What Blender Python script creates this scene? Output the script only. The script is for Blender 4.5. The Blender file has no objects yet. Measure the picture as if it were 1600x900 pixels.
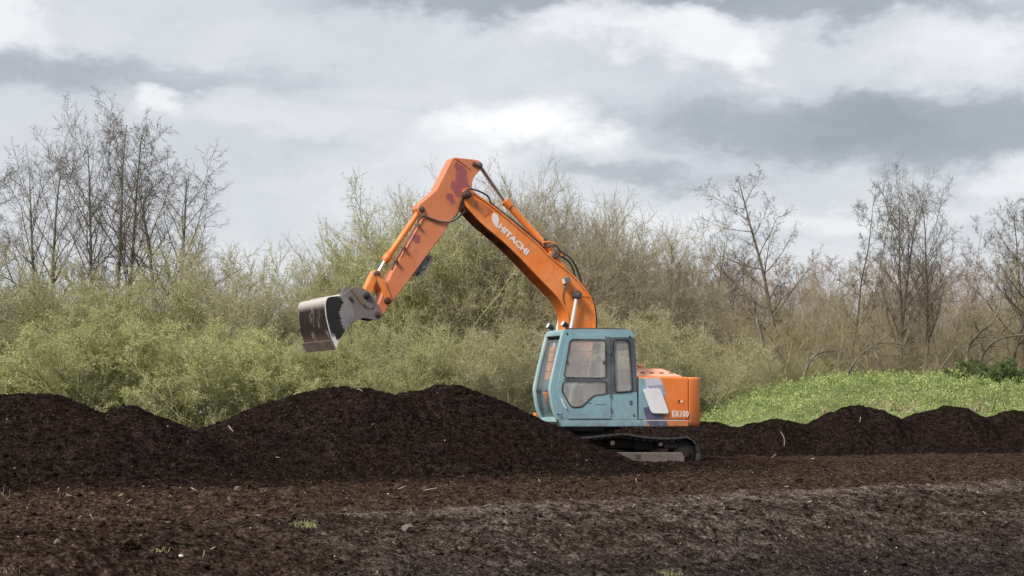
import bpy, bmesh, math, random
import numpy as np
from mathutils import Vector, Matrix
from mathutils.geometry import tessellate_polygon
S = bpy.context.scene
COL = S.collection
R = math.radians
rs = np.random.RandomState(7)
random.seed(7)
FPX, HY, CZ = 3000.0, 645.0, 0.98          # focal length in photo pixels, horizon row, eye height
# ---------------------------------------------------------------- camera
cam = bpy.data.cameras.new('camera'); cam_o = bpy.data.objects.new('camera', cam); COL.objects.link(cam_o)
cam.sensor_width = 36; cam.lens = 36 * FPX / 1600; cam.shift_y = (HY - 450) / 1600
cam.clip_end = 5000; cam.clip_start = .1
cam_o.location = (0, 0, CZ); cam_o.rotation_euler = (R(90), 0, 0)
S.camera = cam_o
# ---------------------------------------------------------------- view, world, sun
S.view_settings.view_transform = 'Standard'; S.view_settings.look = 'None'
S.view_settings.exposure = .72; S.view_settings.gamma = 1; S.view_settings.use_curve_mapping = False
S.cycles.max_bounces = 6; S.cycles.transparent_max_bounces = 12; S.cycles.diffuse_bounces = 3
S.cycles.glossy_bounces = 3; S.cycles.use_denoising = True
SUN_EL, SUN_AZ = 42, -38 + 180             # sun behind the camera, to its left
sun = bpy.data.lights.new('sun', 'SUN'); sun.energy = 3.0; sun.angle = R(14); sun.color = (1, .93, .82)
sun_o = bpy.data.objects.new('sun', sun); COL.objects.link(sun_o)
sx, sy, sz = -math.sin(R(38)) * math.cos(R(SUN_EL)), -math.cos(R(38)) * math.cos(R(SUN_EL)), math.sin(R(SUN_EL))
sun_o.rotation_euler = Vector((sx, sy, sz)).to_track_quat('Z', 'Y').to_euler()

class NT:
    """small node-tree helper"""
    def __init__(s, tree): s.t = tree; s.n = tree.nodes; s.l = tree.links
    def node(s, typ, **kw):
        n = s.n.new(typ)
        for k, v in kw.items(): setattr(n, k, v)
        return n
    def put(s, sock, v):
        if v is None: return
        if hasattr(v, 'is_output') or isinstance(v, bpy.types.NodeSocket): s.l.new(v, sock)
        else:
            if isinstance(v, (tuple, list)) and len(v) == 3 and sock.type == 'RGBA': v = (*v, 1)
            sock.default_value = v
    def math(s, op, a, b=None, c=None, clamp=False):
        n = s.node('ShaderNodeMath', operation=op, use_clamp=clamp)
        for i, v in enumerate((a, b, c)): s.put(n.inputs[i], v)
        return n.outputs[0]
    def vmath(s, op, a, b=None):
        n = s.node('ShaderNodeVectorMath', operation=op)
        s.put(n.inputs[0], a)
        if b is not None: s.put(n.inputs[1], b)
        return n.outputs['Value'] if op in ('LENGTH', 'DOT_PRODUCT', 'DISTANCE') else n.outputs[0]
    def mix(s, f, a, b, bt='MIX'):
        n = s.node('ShaderNodeMix', data_type='RGBA', blend_type=bt)
        s.put(n.inputs[0], f); s.put(n.inputs[6], a); s.put(n.inputs[7], b)
        return n.outputs[2]
    def noise(s, vec, scale, detail=4, rough=.55, dist=0, col=False):
        n = s.node('ShaderNodeTexNoise'); s.put(n.inputs['Vector'], vec)
        n.inputs['Scale'].default_value = scale; n.inputs['Detail'].default_value = detail
        n.inputs['Roughness'].default_value = rough; n.inputs['Distortion'].default_value = dist
        return n.outputs['Color' if col else 'Fac']
    def ramp(s, f, a, b, lo=0., hi=1.):
        n = s.node('ShaderNodeMapRange', interpolation_type='SMOOTHSTEP'); s.put(n.inputs[0], f)
        n.inputs[1].default_value = a; n.inputs[2].default_value = b
        n.inputs[3].default_value = lo; n.inputs[4].default_value = hi
        return n.outputs[0]

wd = bpy.data.worlds.new('World'); S.world = wd; wd.use_nodes = True
wd.node_tree.nodes.clear(); N = NT(wd.node_tree)
out = N.node('ShaderNodeOutputWorld'); bg = N.node('ShaderNodeBackground'); N.l.new(bg.outputs[0], out.inputs[0])
sky = N.node('ShaderNodeTexSky', sky_type='NISHITA', sun_disc=False); sky.sun_elevation = R(SUN_EL); sky.sun_rotation = R(180 + 38)
tc = N.node('ShaderNodeTexCoord').outputs['Generated']
sep = N.node('ShaderNodeSeparateXYZ'); N.l.new(tc, sep.inputs[0])
az = N.math('ARCTAN2', sep.outputs[0], sep.outputs[1]); el = N.math('ARCSINE', sep.outputs[2])
cmb = N.node('ShaderNodeCombineXYZ'); N.l.new(az, cmb.inputs[0]); N.l.new(N.math('MULTIPLY', el, 1.9), cmb.inputs[1])
uv = cmb.outputs[0]
w1 = N.noise(uv, 9, 6, .6, col=True); w2 = N.noise(uv, 24, 8, .62, col=True)
warp = N.vmath('ADD', N.vmath('SCALE', N.vmath('SUBTRACT', w1, (.5, .5, .5))), (0, 0, 0))
def vscale(v, k):
    n = N.node('ShaderNodeVectorMath', operation='SCALE'); N.put(n.inputs[0], v); n.inputs[3].default_value = k
    return n.outputs[0]
warp = N.vmath('ADD', vscale(N.vmath('SUBTRACT', w1, (.5, .5, .5)), .08), vscale(N.vmath('SUBTRACT', w2, (.5, .5, .5)), .075))
uvw = N.vmath('ADD', uv, warp)
big = N.noise(uvw, 5.5, 5, .55); fine = N.noise(uvw, 18, 9, .55)
val = N.math('ADD', N.math('MULTIPLY', N.math('SUBTRACT', big, .5), .30), N.math('MULTIPLY', N.math('SUBTRACT', fine, .5), .34))
# cloud banks: (px, py, half width, half height, tilt, gain) seen from the peat field
for px, py, hw, hh, tilt, g in [(20, 30, 75, 55, 0, .5), (255, 158, 55, 22, -10, .5), (470, 190, 170, 26, 8, .22), (830, 192, 120, 45, 0, .6),
        (760, 232, 190, 50, -15, .30), (930, 50, 130, 36, 0, .42), (1110, 66, 120, 42, 18, .55), (1170, 100, 50, 24, 0, .3), (1320, 345, 260, 26, -3, .36),
        (1590, 285, 70, 40, 0, .35), (1010, 345, 130, 26, 0, .22), (1500, 85, 120, 55, 0, .17), (640, 150, 150, 30, 0, .08), (610, 300, 160, 70, 0, .10),
        (800, 360, 200, 60, 0, .2), (200, 120, 330, 34, 4, -.28), (90, 105, 130, 34, 0, -.1), (800, 0, 340, 45, 0, -.5), (1290, 12, 300, 40, 6, -.5), (1230, 200, 330, 62, 8, -.44),
        (1000, 272, 190, 26, 4, -.36), (1480, 215, 260, 62, 0, -.34), (470, 240, 130, 26, 0, -.06), (350, 60, 250, 30, 0, .06), (800, 420, 900, 45, 0, .14), (1480, 110, 110, 45, 25, .22), (1540, 80, 60, 40, 0, .14), (690, 215, 60, 26, -20, .2)]:
    n = N.node('ShaderNodeMapping', vector_type='TEXTURE'); N.l.new(uvw, n.inputs[0])
    n.inputs[1].default_value = ((px - 800) / 3000, (645 - py) / 3000 * 1.9, 0); n.inputs[2].default_value = (0, 0, -R(tilt))
    n.inputs[3].default_value = (hw / 3000, hh / 3000 * 1.9, 1)
    d = N.vmath('LENGTH', n.outputs[0])
    val = N.math('ADD', val, N.math('MULTIPLY', N.ramp(d, .3, 1.35, 1, 0), g * .72))
cr = N.node('ShaderNodeValToRGB'); N.put(cr.inputs[0], N.math('ADD', N.math('MULTIPLY', val, .8), .45, clamp=True))
e = cr.color_ramp.elements
e[0].position = 0; e[0].color = (.215, .235, .262, 1); e[1].position = 1; e[1].color = (.74, .73, .725, 1)
for p, c in ((.2, (.27, .29, .318)), (.40, (.42, .437, .465)), (.58, (.515, .525, .545)), (.8, (.62, .622, .63))):
    q = e.new(p); q.color = (*c, 1)
skyc = N.mix(1.0, sky.outputs[0], (.10, .10, .10), 'MULTIPLY')
N.put(bg.inputs[0], N.mix(.93, skyc, cr.outputs[0])); bg.inputs[1].default_value = .94

# ================================================================ helpers
def tag(o, label=None, cat=None, group=None, kind=None):
    for k, v in (('label', label), ('category', cat), ('group', group), ('kind', kind)):
        if v: o[k] = v
    return o
def link(name, me, parent=None):
    o = bpy.data.objects.new(name, me); COL.objects.link(o)
    if parent: o.parent = parent
    return o
def empty(name, loc=(0, 0, 0), rz=0, **kw):
    o = bpy.data.objects.new(name, None); COL.objects.link(o); o.location = loc; o.rotation_euler = (0, 0, rz); o.empty_display_size = .3
    return tag(o, **kw)
def mesh(name, verts, faces, mat, parent=None, smooth=False, bevel=0):
    me = bpy.data.meshes.new(name); me.from_pydata([tuple(v) for v in verts], [], faces); me.update()
    me.materials.append(mat)
    if smooth: me.polygons.foreach_set('use_smooth', [True] * len(me.polygons))
    o = link(name, me, parent)
    if bevel:
        b = o.modifiers.new('bevel', 'BEVEL'); b.width = bevel; b.segments = 2; b.limit_method = 'ANGLE'; b.angle_limit = R(35)
    return o
def fast_mesh(name, V, quads=None, tris=None, mats=(), mi=None, smooth=False):
    """big numpy mesh: V (n,3), quads (m,4), tris (k,3)"""
    me = bpy.data.meshes.new(name); V = np.asarray(V, np.float32)
    q = np.zeros((0, 4), int) if quads is None else np.asarray(quads); t = np.zeros((0, 3), int) if tris is None else np.asarray(tris)
    idx = np.concatenate([q.ravel(), t.ravel()]).astype(np.int32)
    st = np.concatenate([np.arange(len(q)) * 4, len(q) * 4 + np.arange(len(t)) * 3]).astype(np.int32)
    me.vertices.add(len(V)); me.vertices.foreach_set('co', V.ravel())
    me.loops.add(len(idx)); me.loops.foreach_set('vertex_index', idx)
    me.polygons.add(len(st)); me.polygons.foreach_set('loop_start', st)
    for m in mats: me.materials.append(m)
    if mi is not None: me.polygons.foreach_set('material_index', np.asarray(mi, np.int32))
    if smooth: me.polygons.foreach_set('use_smooth', np.ones(len(st), bool))
    me.update(calc_edges=True); me.validate()
    return me
class MB:
    """collects shapes into one mesh"""
    def __init__(s): s.v = []; s.f = []
    def add(s, vs, fs):
        o = len(s.v); s.v += [tuple(v) for v in vs]; s.f += [tuple(i + o for i in f) for f in fs]; return s
    def box(s, c, d, m=None):
        vs = [Vector((x * d[0] / 2, y * d[1] / 2, z * d[2] / 2)) for x in (-1, 1) for y in (-1, 1) for z in (-1, 1)]
        if m is not None: vs = [m @ v for v in vs]
        vs = [v + Vector(c) for v in vs]
        return s.add(vs, [(0, 1, 3, 2), (4, 6, 7, 5), (0, 4, 5, 1), (2, 3, 7, 6), (0, 2, 6, 4), (1, 5, 7, 3)])
    def prism(s, uz, w0, w1, holes=()):
        """polygon in the (u,z) plane, extruded sideways from w0 to w1"""
        loops = [list(uz)] + [list(h) for h in holes]
        flat = [p for l in loops for p in l]
        tri = tessellate_polygon([[Vector((p[0], p[1], 0)) for p in l] for l in loops])
        n = len(flat); vs = [(p[0], w0, p[1]) for p in flat] + [(p[0], w1, p[1]) for p in flat]
        fs = []
        for t in tri:
            a, b, c = (flat[i] for i in t)
            ar = (b[0] - a[0]) * (c[1] - a[1]) - (c[0] - a[0]) * (b[1] - a[1])
            if abs(ar) < 1e-12: continue
            t = tuple(t) if (ar > 0) else tuple(reversed(t))
            # facing -w for the w0 side when w0<w1
            fs.append(t if w0 < w1 else tuple(reversed(t)))
            t2 = tuple(i + n for i in reversed(t))
            fs.append(t2 if w0 < w1 else tuple(reversed(t2)))
        o = 0
        for k, l in enumerate(loops):
            ar = sum(l[i][0] * l[(i + 1) % len(l)][1] - l[(i + 1) % len(l)][0] * l[i][1] for i in range(len(l)))
            flip = (ar > 0) ^ (k > 0) ^ (w0 > w1)
            for i in range(len(l)):
                a, b = o + i, o + (i + 1) % len(l)
                f = (a, a + n, b + n, b)
                fs.append(f if flip else tuple(reversed(f)))
            o += len(l)
        return s.add(vs, fs)
    def tube(s, pts, r, n=8, cap=True):
        pts = [Vector(p) for p in pts]; rr = r if isinstance(r, (list, tuple)) else [r] * len(pts)
        vs = []; ref = None
        for i, p in enumerate(pts):
            d = (pts[min(i + 1, len(pts) - 1)] - pts[max(i - 1, 0)]).normalized() if (pts[min(i + 1, len(pts) - 1)] - pts[max(i - 1, 0)]).length > 1e-9 else d
            if ref is None: ref = d.orthogonal().normalized()
            ref = (ref - d * ref.dot(d)).normalized(); b = d.cross(ref)
            vs += [p + (ref * math.cos(2 * math.pi * k / n) + b * math.sin(2 * math.pi * k / n)) * rr[i] for k in range(n)]
        fs = [(i * n + k, i * n + (k + 1) % n, (i + 1) * n + (k + 1) % n, (i + 1) * n + k) for i in range(len(pts) - 1) for k in range(n)]
        if cap: fs += [tuple(reversed(range(n))), tuple(range((len(pts) - 1) * n, len(pts) * n))]
        return s.add(vs, fs)
    def lathe(s, p0, p1, prof, n=14):
        """prof: (fraction along p0-p1, radius); repeated fractions make steps"""
        p0, p1 = Vector(p0), Vector(p1); d = (p1 - p0).normalized(); a = d.orthogonal().normalized(); b = d.cross(a)
        vs = []
        for t, r in prof: vs += [p0.lerp(p1, t) + (a * math.cos(2 * math.pi * k / n) + b * math.sin(2 * math.pi * k / n)) * r for k in range(n)]
        fs = [(i * n + k, i * n + (k + 1) % n, (i + 1) * n + (k + 1) % n, (i + 1) * n + k) for i in range(len(prof) - 1) for k in range(n)]
        fs += [tuple(reversed(range(n))), tuple(range((len(prof) - 1) * n, len(prof) * n))]
        return s.add(vs, fs)
    def build(s, name, mat, parent=None, smooth=False, bevel=0): return mesh(name, s.v, s.f, mat, parent, smooth, bevel)
def auto_smooth(o, deg=35):
    me = o.data; me.polygons.foreach_set('use_smooth', [True] * len(me.polygons))
    bm = bmesh.new(); bm.from_mesh(me)
    for ed in bm.edges: ed.smooth = len(ed.link_faces) == 2 and ed.calc_face_angle(9) < R(deg)
    bm.to_mesh(me); bm.free(); return o
def round_poly(pts, r, n=4):
    o = []; m = len(pts); r = r if isinstance(r, (list, tuple)) else [r] * m
    for i in range(m):
        p, a, b = Vector(pts[i]), Vector(pts[i - 1]), Vector(pts[(i + 1) % m])
        ra = min(r[i], (a - p).length * .45, (b - p).length * .45)
        s, t = p + (a - p).normalized() * ra, p + (b - p).normalized() * ra
        for k in range(n + 1):
            q = k / n; v = s * (1 - q) ** 2 + p * 2 * q * (1 - q) + t * q * q; o.append((v.x, v.y))
    return o
def offset_poly(pts, d, closed=True):
    """offset a polyline to its left (d>0)"""
    o = []; m = len(pts)
    for i in range(m):
        a = Vector(pts[i - 1] if (closed or i) else pts[i]); p = Vector(pts[i]); b = Vector(pts[(i + 1) % m] if (closed or i < m - 1) else pts[i])
        n1 = (p - a); n2 = (b - p)
        if n1.length < 1e-9: n1 = n2
        if n2.length < 1e-9: n2 = n1
        n1 = n1.normalized(); n2 = n2.normalized(); t = (n1 + n2)
        t = t.normalized() if t.length > 1e-6 else n1
        k = 1 / max(.4, t.dot(n1)); o.append((p.x - t.y * d * k, p.y + t.x * d * k))
    return o
def smooth_line(pts, n=5):
    """Catmull-Rom through 2-D or 3-D points"""
    P = [Vector(p) for p in pts]; o = []
    for i in range(len(P) - 1):
        p0, p1, p2, p3 = P[max(i - 1, 0)], P[i], P[i + 1], P[min(i + 2, len(P) - 1)]
        for k in range(n):
            t = k / n; o.append(tuple(.5 * ((2 * p1) + (p2 - p0) * t + (2 * p0 - 5 * p1 + 4 * p2 - p3) * t * t + (3 * p1 - p0 - 3 * p2 + p3) * t ** 3)))
    o.append(tuple(P[-1])); return o
def World(px, y, py=None, z=None):
    return Vector(((px - 800) / FPX * y, y, CZ + (HY - py) / FPX * y if z is None else z))

# numpy noise
def _h(ix, iy, seed):
    n = (ix.astype(np.int64) * 374761393 + iy.astype(np.int64) * 668265263 + seed * 1442695041) & 0xffffffff
    n = ((n ^ (n >> 13)) * 1274126177) & 0xffffffff
    return ((n ^ (n >> 16)) & 0xffff) / 65535.0
def vnoise(x, y, seed=0):
    ix, iy = np.floor(x), np.floor(y); fx, fy = x - ix, y - iy; fx = fx * fx * (3 - 2 * fx); fy = fy * fy * (3 - 2 * fy)
    a, b, c, d = _h(ix, iy, seed), _h(ix + 1, iy, seed), _h(ix, iy + 1, seed), _h(ix + 1, iy + 1, seed)
    return (a * (1 - fx) + b * fx) * (1 - fy) + (c * (1 - fx) + d * fx) * fy
def fbm(x, y, seed=0, o=4, g=.5):
    s = 0; a = 1; t = 0
    for k in range(o):
        c, sn = math.cos(k * .7 + .3), math.sin(k * .7 + .3)
        s = s + a * vnoise((x * c - y * sn) * 2 ** k, (x * sn + y * c) * 2 ** k, seed + k * 17); t += a; a *= g
    return s / t
def billow(x, y, seed=0, o=3, g=.55):
    s = 0; a = 1; t = 0
    for k in range(o):
        c, sn = math.cos(k * .9 + .5), math.sin(k * .9 + .5)
        s = s + a * np.abs(2 * vnoise((x * c - y * sn) * 2 ** k, (x * sn + y * c) * 2 ** k, seed + k * 31) - 1); t += a; a *= g
    return s / t
def sstep(x, a, b):
    t = np.clip((x - a) / (b - a), 0, 1); return t * t * (3 - 2 * t)

# ================================================================ materials
def base_mat(name, rough=.6, metal=0, spec=.5):
    m = bpy.data.materials.new(name); m.use_nodes = True; n = NT(m.node_tree)
    b = m.node_tree.nodes['Principled BSDF']; b.inputs['Roughness'].default_value = rough; b.inputs['Metallic'].default_value = metal
    b.inputs['Specular IOR Level'].default_value = spec
    return m, n, b
def obj_co(n): return n.node('ShaderNodeTexCoord').outputs['Object']
def world_co(n): return n.node('ShaderNodeNewGeometry').outputs['Position']
def bump(n, b, h, strength=.3, dist=.02):
    q = n.node('ShaderNodeBump'); q.inputs['Strength'].default_value = strength; q.inputs['Distance'].default_value = dist
    n.put(q.inputs['Height'], h); n.l.new(q.outputs[0], b.inputs['Normal'])
def paint(name, col, dirt=(.06, .045, .035), amt=.35, rough=.45, fade=None, chips=0.0, low=None):
    m, n, b = base_mat(name, rough); co = obj_co(n)
    f = fade or tuple(min(1, c * .75 + .10) for c in col)
    c = n.mix(n.ramp(n.noise(co, 1.6, 5), .35, .7), col, f)
    c = n.mix(n.math('MULTIPLY', n.ramp(n.noise(co, 5, 8, .7), .5, .78), amt), c, dirt)
    st = n.node('ShaderNodeMapping'); n.put(st.inputs[0], co); st.inputs[3].default_value = (14, 14, 1.6)
    c = n.mix(n.math('MULTIPLY', n.ramp(n.noise(st.outputs[0], 1.5, 5, .6), .52, .8), amt * .8), c, dirt)
    if chips: c = n.mix(n.math('MULTIPLY', n.ramp(n.noise(co, 24, 6, .7), .64, .70), chips), c, (.10, .035, .02))
    if low:
        sz_ = n.node('ShaderNodeSeparateXYZ'); n.put(sz_.inputs[0], co)
        g_ = n.math('MULTIPLY', n.ramp(sz_.outputs[2], low[0], low[1], 1, 0), n.ramp(n.noise(co, 6, 8, .7), .36, .66))
        c = n.mix(n.math('MULTIPLY', g_, .62), c, (.17, .135, .11))
    n.put(b.inputs['Base Color'], c)
    n.put(b.inputs['Roughness'], n.ramp(n.noise(co, 9, 5), .3, .8, rough - .1, rough + .25))
    bump(n, b, n.noise(co, 30, 4), .08, .01)
    return m
def blob(n, vec, c, r, rot=0):
    """soft ellipse in the machine's own (u,z) plane: 0 at the centre, 1 on the rim"""
    q = n.node('ShaderNodeMapping', vector_type='TEXTURE'); n.put(q.inputs[0], vec)
    q.inputs[1].default_value = (c[0], 0, c[1]); q.inputs[2].default_value = (0, rot, 0); q.inputs[3].default_value = (r[0], 1e4, r[1])
    return n.vmath('LENGTH', q.outputs[0])
M = {}
M['orange'] = paint('orange_paint', (.72, .19, .026), amt=.42, chips=.8, fade=(.76, .27, .09))
M['orange_panel'] = paint('orange_panel_paint', (.72, .175, .025), amt=.22, rough=.38, fade=(.78, .225, .045), low=(.70, 1.15))
M['orange_hood'] = paint('skylit_orange_paint', (.78, .34, .19), amt=.1, rough=.5)  # hood orange lightened: sky light on its upward faces put into the colour
M['teal'] = paint('pale_blue_paint', (.205, .355, .42), amt=.28, rough=.38, fade=(.24, .39, .445), low=(.70, 1.2))
M['slate'] = paint('slate_paint', (.055, .07, .09), amt=.15, rough=.45)
M['black'] = paint('black_rubber', (.012, .012, .013), (.05, .04, .035), amt=.4, rough=.6)
M['greysteel'] = paint('grey_steel', (.13, .125, .125), (.06, .04, .03), amt=.6, rough=.6, fade=(.17, .16, .16))
M['rust'] = paint('rusty_pin_steel', (.055, .028, .02), (.02, .012, .01), amt=.6, rough=.7)
M['trackframe'] = paint('muddy_grey_frame', (.125, .10, .09), (.035, .025, .02), amt=.8, rough=.85, fade=(.16, .13, .115))
M['tracksteel'] = paint('track_steel', (.03, .027, .026), (.06, .045, .035), amt=.5, rough=.5)
M['white'] = paint('white_print', (.70, .70, .72), (.3, .28, .27), amt=.25, rough=.5)
M['whiteplate'] = paint('white_plate', (.78, .79, .82), (.4, .38, .36), amt=.1, rough=.4)
M['purple'] = paint('purple_print', (.075, .075, .15), (.05, .04, .05), amt=.2, rough=.45)
M['lilac'] = paint('lilac_print', (.55, .55, .66), (.14, .14, .26), amt=.7, rough=.45)
M['worn_print'] = paint('worn_purple_print', (.06, .06, .12), (.6, .58, .66), amt=1., rough=.6)
M['seat'] = paint('seat_cloth', (.16, .16, .17), amt=.2, rough=.9)
M['jacket'] = paint('jacket_cloth', (.20, .19, .16), amt=.2, rough=.9)
M['skin'] = paint('skin', (.45, .27, .2), amt=.05, rough=.6)
M['hair'] = paint('dark_hair', (.03, .025, .022), amt=.1, rough=.8)
M['dark_in'] = paint('cab_lining', (.06, .07, .08), amt=.2, rough=.8)
m, n, b = base_mat('chrome_rod', .22, .9); co = obj_co(n)
n.put(b.inputs['Base Color'], n.mix(n.ramp(n.noise(co, 6, 5), .4, .8), (.75, .76, .78), (.4, .38, .36))); M['chrome'] = m
M['peaty_shaded'] = paint('peaty_shaded_steel', (.012, .009, .008), (.03, .022, .018), amt=.4, rough=.95, fade=(.02, .014, .012))  # peat on steel, darkened further for the shade inside the tracks
m, n, b = base_mat('dull_rod', .45, .3); n.put(b.inputs['Base Color'], n.mix(n.noise(obj_co(n), 9, 5), (.55, .53, .52), (.7, .68, .66))); M['rod'] = m
m, n, b = base_mat('lamp_glass', .1); b.inputs['Base Color'].default_value = (.7, .72, .74, 1); M['lampglass'] = m
def glass(name, veil, tint=(.9, .93, .93)):
    m = bpy.data.materials.new(name); m.use_nodes = True; nt = m.node_tree; nt.nodes.clear(); n = NT(nt)
    o = n.node('ShaderNodeOutputMaterial'); tr = n.node('ShaderNodeBsdfTransparent'); tr.inputs[0].default_value = (*tint, 1)
    df = n.node('ShaderNodeBsdfDiffuse'); df.inputs[0].default_value = (.80, .76, .73, 1)  # pale film: bright sky mirrored in the panes put into it, with dust
    gl = n.node('ShaderNodeBsdfGlossy'); gl.inputs['Roughness'].default_value = .04
    a = n.node('ShaderNodeMixShader'); n.put(a.inputs[0], n.math('MULTIPLY', n.ramp(n.noise(obj_co(n), 3.5, 6, .6), .2, .85, veil * .7, veil * 1.3), n.math('SUBTRACT', 1., n.node('ShaderNodeNewGeometry').outputs['Backfacing'])))
    n.l.new(tr.outputs[0], a.inputs[1]); n.l.new(df.outputs[0], a.inputs[2])
    fr = n.node('ShaderNodeLayerWeight'); fr.inputs[0].default_value = .5
    c = n.node('ShaderNodeMixShader'); n.put(c.inputs[0], n.math('MULTIPLY_ADD', n.math('POWER', fr.outputs[1], 4.), .6, .05, clamp=True))
    n.l.new(a.outputs[0], c.inputs[1]); n.l.new(gl.outputs[0], c.inputs[2]); n.l.new(c.outputs[0], o.inputs[0])
    return m
M['glass'] = glass('milky_glass', .29); M['clearglass'] = glass('clear_glass', .05); M['farglass'] = glass('far_side_glass', .12)

# edge of the peat field: e < 0 is the bank that falls towards the camera
def edge(x, y): return (y - 18.7 - .95 * x) / 1.38
def soil(name, kind):
    m, n, b = base_mat(name, 1., 0, .0); p = world_co(n)
    def grains(sc):
        v_ = n.node('ShaderNodeTexVoronoi'); v_.inputs['Scale'].default_value = sc; n.put(v_.inputs['Vector'], n.vmath('ADD', p, vs2(n.vmath('SUBTRACT', n.noise(p, sc * .8, 2, .5, col=True), (.5, .5, .5)), .3 / sc)))
        q_ = n.node('ShaderNodeSeparateColor'); n.put(q_.inputs[0], v_.outputs['Color']); return v_.outputs['Distance'], q_.outputs[0]
    def vs2(v, k):
        q_ = n.node('ShaderNodeVectorMath', operation='SCALE'); n.put(q_.inputs[0], v); q_.inputs[3].default_value = k; return q_.outputs[0]
    g1, c1_ = grains(24); g2, c2_ = grains(60)
    f1 = n.noise(p, 1.1, 6, .6); f2 = n.noise(p, 9, 8, .7); f3 = n.noise(p, 55, 5, .7)
    dark = n.mix(n.ramp(f2, .35, .7), (.0056, .0041, .0038), (.029, .0197, .0170))
    dark = n.mix(n.math('MULTIPLY', n.ramp(f1, .45, .75), .55), dark, (.020, .011, .0085))
    dark = n.mix(n.math('MULTIPLY', n.ramp(f3, .62, .8), .35), dark, (.050, .032, .026))
    if kind == 'heap': c = dark
    else:
        brown = n.mix(n.ramp(f2, .3, .72), (.006, .0037, .003), (.104, .067, .049))
        brown = n.mix(n.math('MULTIPLY', n.ramp(f3, .55, .8), .6), brown, (.105, .071, .054))
        brown = n.mix(n.math('MULTIPLY', n.ramp(f1, .4, .75), .4), brown, (.036, .021, .016))
        crust = n.mix(n.ramp(n.noise(p, 5, 8, .78), .36, .64), (.007, .0048, .0042), (.135, .103, .088))
        crust = n.mix(n.math('MULTIPLY', n.ramp(n.noise(p, 22, 6, .75), .5, .72), .7), crust, (.26, .22, .195))
        crust = n.mix(n.math('MULTIPLY', n.ramp(n.noise(p, 1.3, 4, .6), .52, .68), .6), crust, (.030, .017, .013))
        vo = n.node('ShaderNodeTexVoronoi', feature='DISTANCE_TO_EDGE'); vo.inputs['Scale'].default_value = 5
        n.put(vo.inputs['Vector'], n.vmath('ADD', p, vs2(n.noise(p, 6, 5, .65, col=True), .35)))
        crust = n.mix(n.ramp(vo.outputs[0], .0, .07, .85, 0), crust, (.010, .007, .006))
        crust = n.mix(n.math('MULTIPLY', n.ramp(n.noise(p, .8, 5, .6), .45, .62), .55), crust, (.028, .0175, .0135))
        s = n.node('ShaderNodeSeparateXYZ'); n.put(s.inputs[0], p)
        e = n.math('MULTIPLY', n.math('SUBTRACT', n.math('SUBTRACT', s.outputs[1], 18.7), n.math('MULTIPLY', s.outputs[0], .95)), 1 / 1.38)
        e = n.math('ADD', e, n.math('MULTIPLY', n.math('SUBTRACT', n.noise(p, 2.2, 6, .65), .5), .9))
        # dry crust on the bank, darker lower down and towards the left
        wx = n.ramp(n.math('ADD', s.outputs[0], n.math('MULTIPLY', n.math('SUBTRACT', f1, .5), 3.)), -3.0, .0)
        bank = n.mix(wx, n.mix(n.ramp(f2, .3, .72), (.005, .003, .0026), (.070, .046, .036)), crust)
        bank = n.mix(n.math('MULTIPLY', n.math('MULTIPLY', n.ramp(e, -.55, -.2), n.ramp(n.noise(p, 4, 5, .6), .4, .6)), n.math('MULTIPLY', wx, .75)), bank, (.22, .18, .155))
        bank = n.mix(n.ramp(e, -2.7, -1.5, .8, 0), bank, n.mix(n.ramp(f2, .35, .7), (.005, .004, .004), (.060, .052, .049)))
        sp = n.math('MULTIPLY', n.ramp(n.math('ADD', e, n.math('MULTIPLY', n.math('SUBTRACT', f1, .5), 3.5)), 4.6, 7.4), n.ramp(s.outputs[0], 6.5, 3.0))
        brown = n.mix(n.math('MULTIPLY', sp, .85), brown, dark)
        c = n.mix(n.ramp(e, -.45, .40), bank, brown)
        far = n.ramp(s.outputs[1], 50, 56); c = n.mix(far, c, n.mix(f2, (.035, .045, .015), (.10, .11, .04)))
    ga = (.20, .34) if kind == 'heap' else (.30, .42)
    gr = n.math('MULTIPLY', n.ramp(c1_, 0, 1, 1 - ga[0], 1 + ga[0]), n.ramp(c2_, 0, 1, 1 - ga[1], 1 + ga[1]))
    gr = n.math('MULTIPLY', gr, n.ramp(g1, .35, .8, 1.1, .6))
    cg_ = n.node('ShaderNodeCombineColor'); [n.put(cg_.inputs[i_], gr) for i_ in range(3)]
    c = n.mix(1., c, cg_.outputs[0], 'MULTIPLY')
    c = n.mix(n.math('MULTIPLY', n.ramp(c2_, .975, .99), n.ramp(f3, .45, .6, .0, .8)), c, (.16, .12, .09))
    n.put(b.inputs['Base Color'], c)
    h_ = n.math('ADD', n.math('MULTIPLY', f2, .6), n.math('MULTIPLY', f3, .3)); h_ = n.math('SUBTRACT', h_, n.math('ADD', n.math('MULTIPLY', g1, .55), n.math('MULTIPLY', g2, .28)))
    bump(n, b, h_, .75 if kind == 'heap' else .9, .035)
    return m
M['field'] = soil('peat_field', 'field'); M['heap'] = soil('peat_heap', 'heap')

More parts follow.
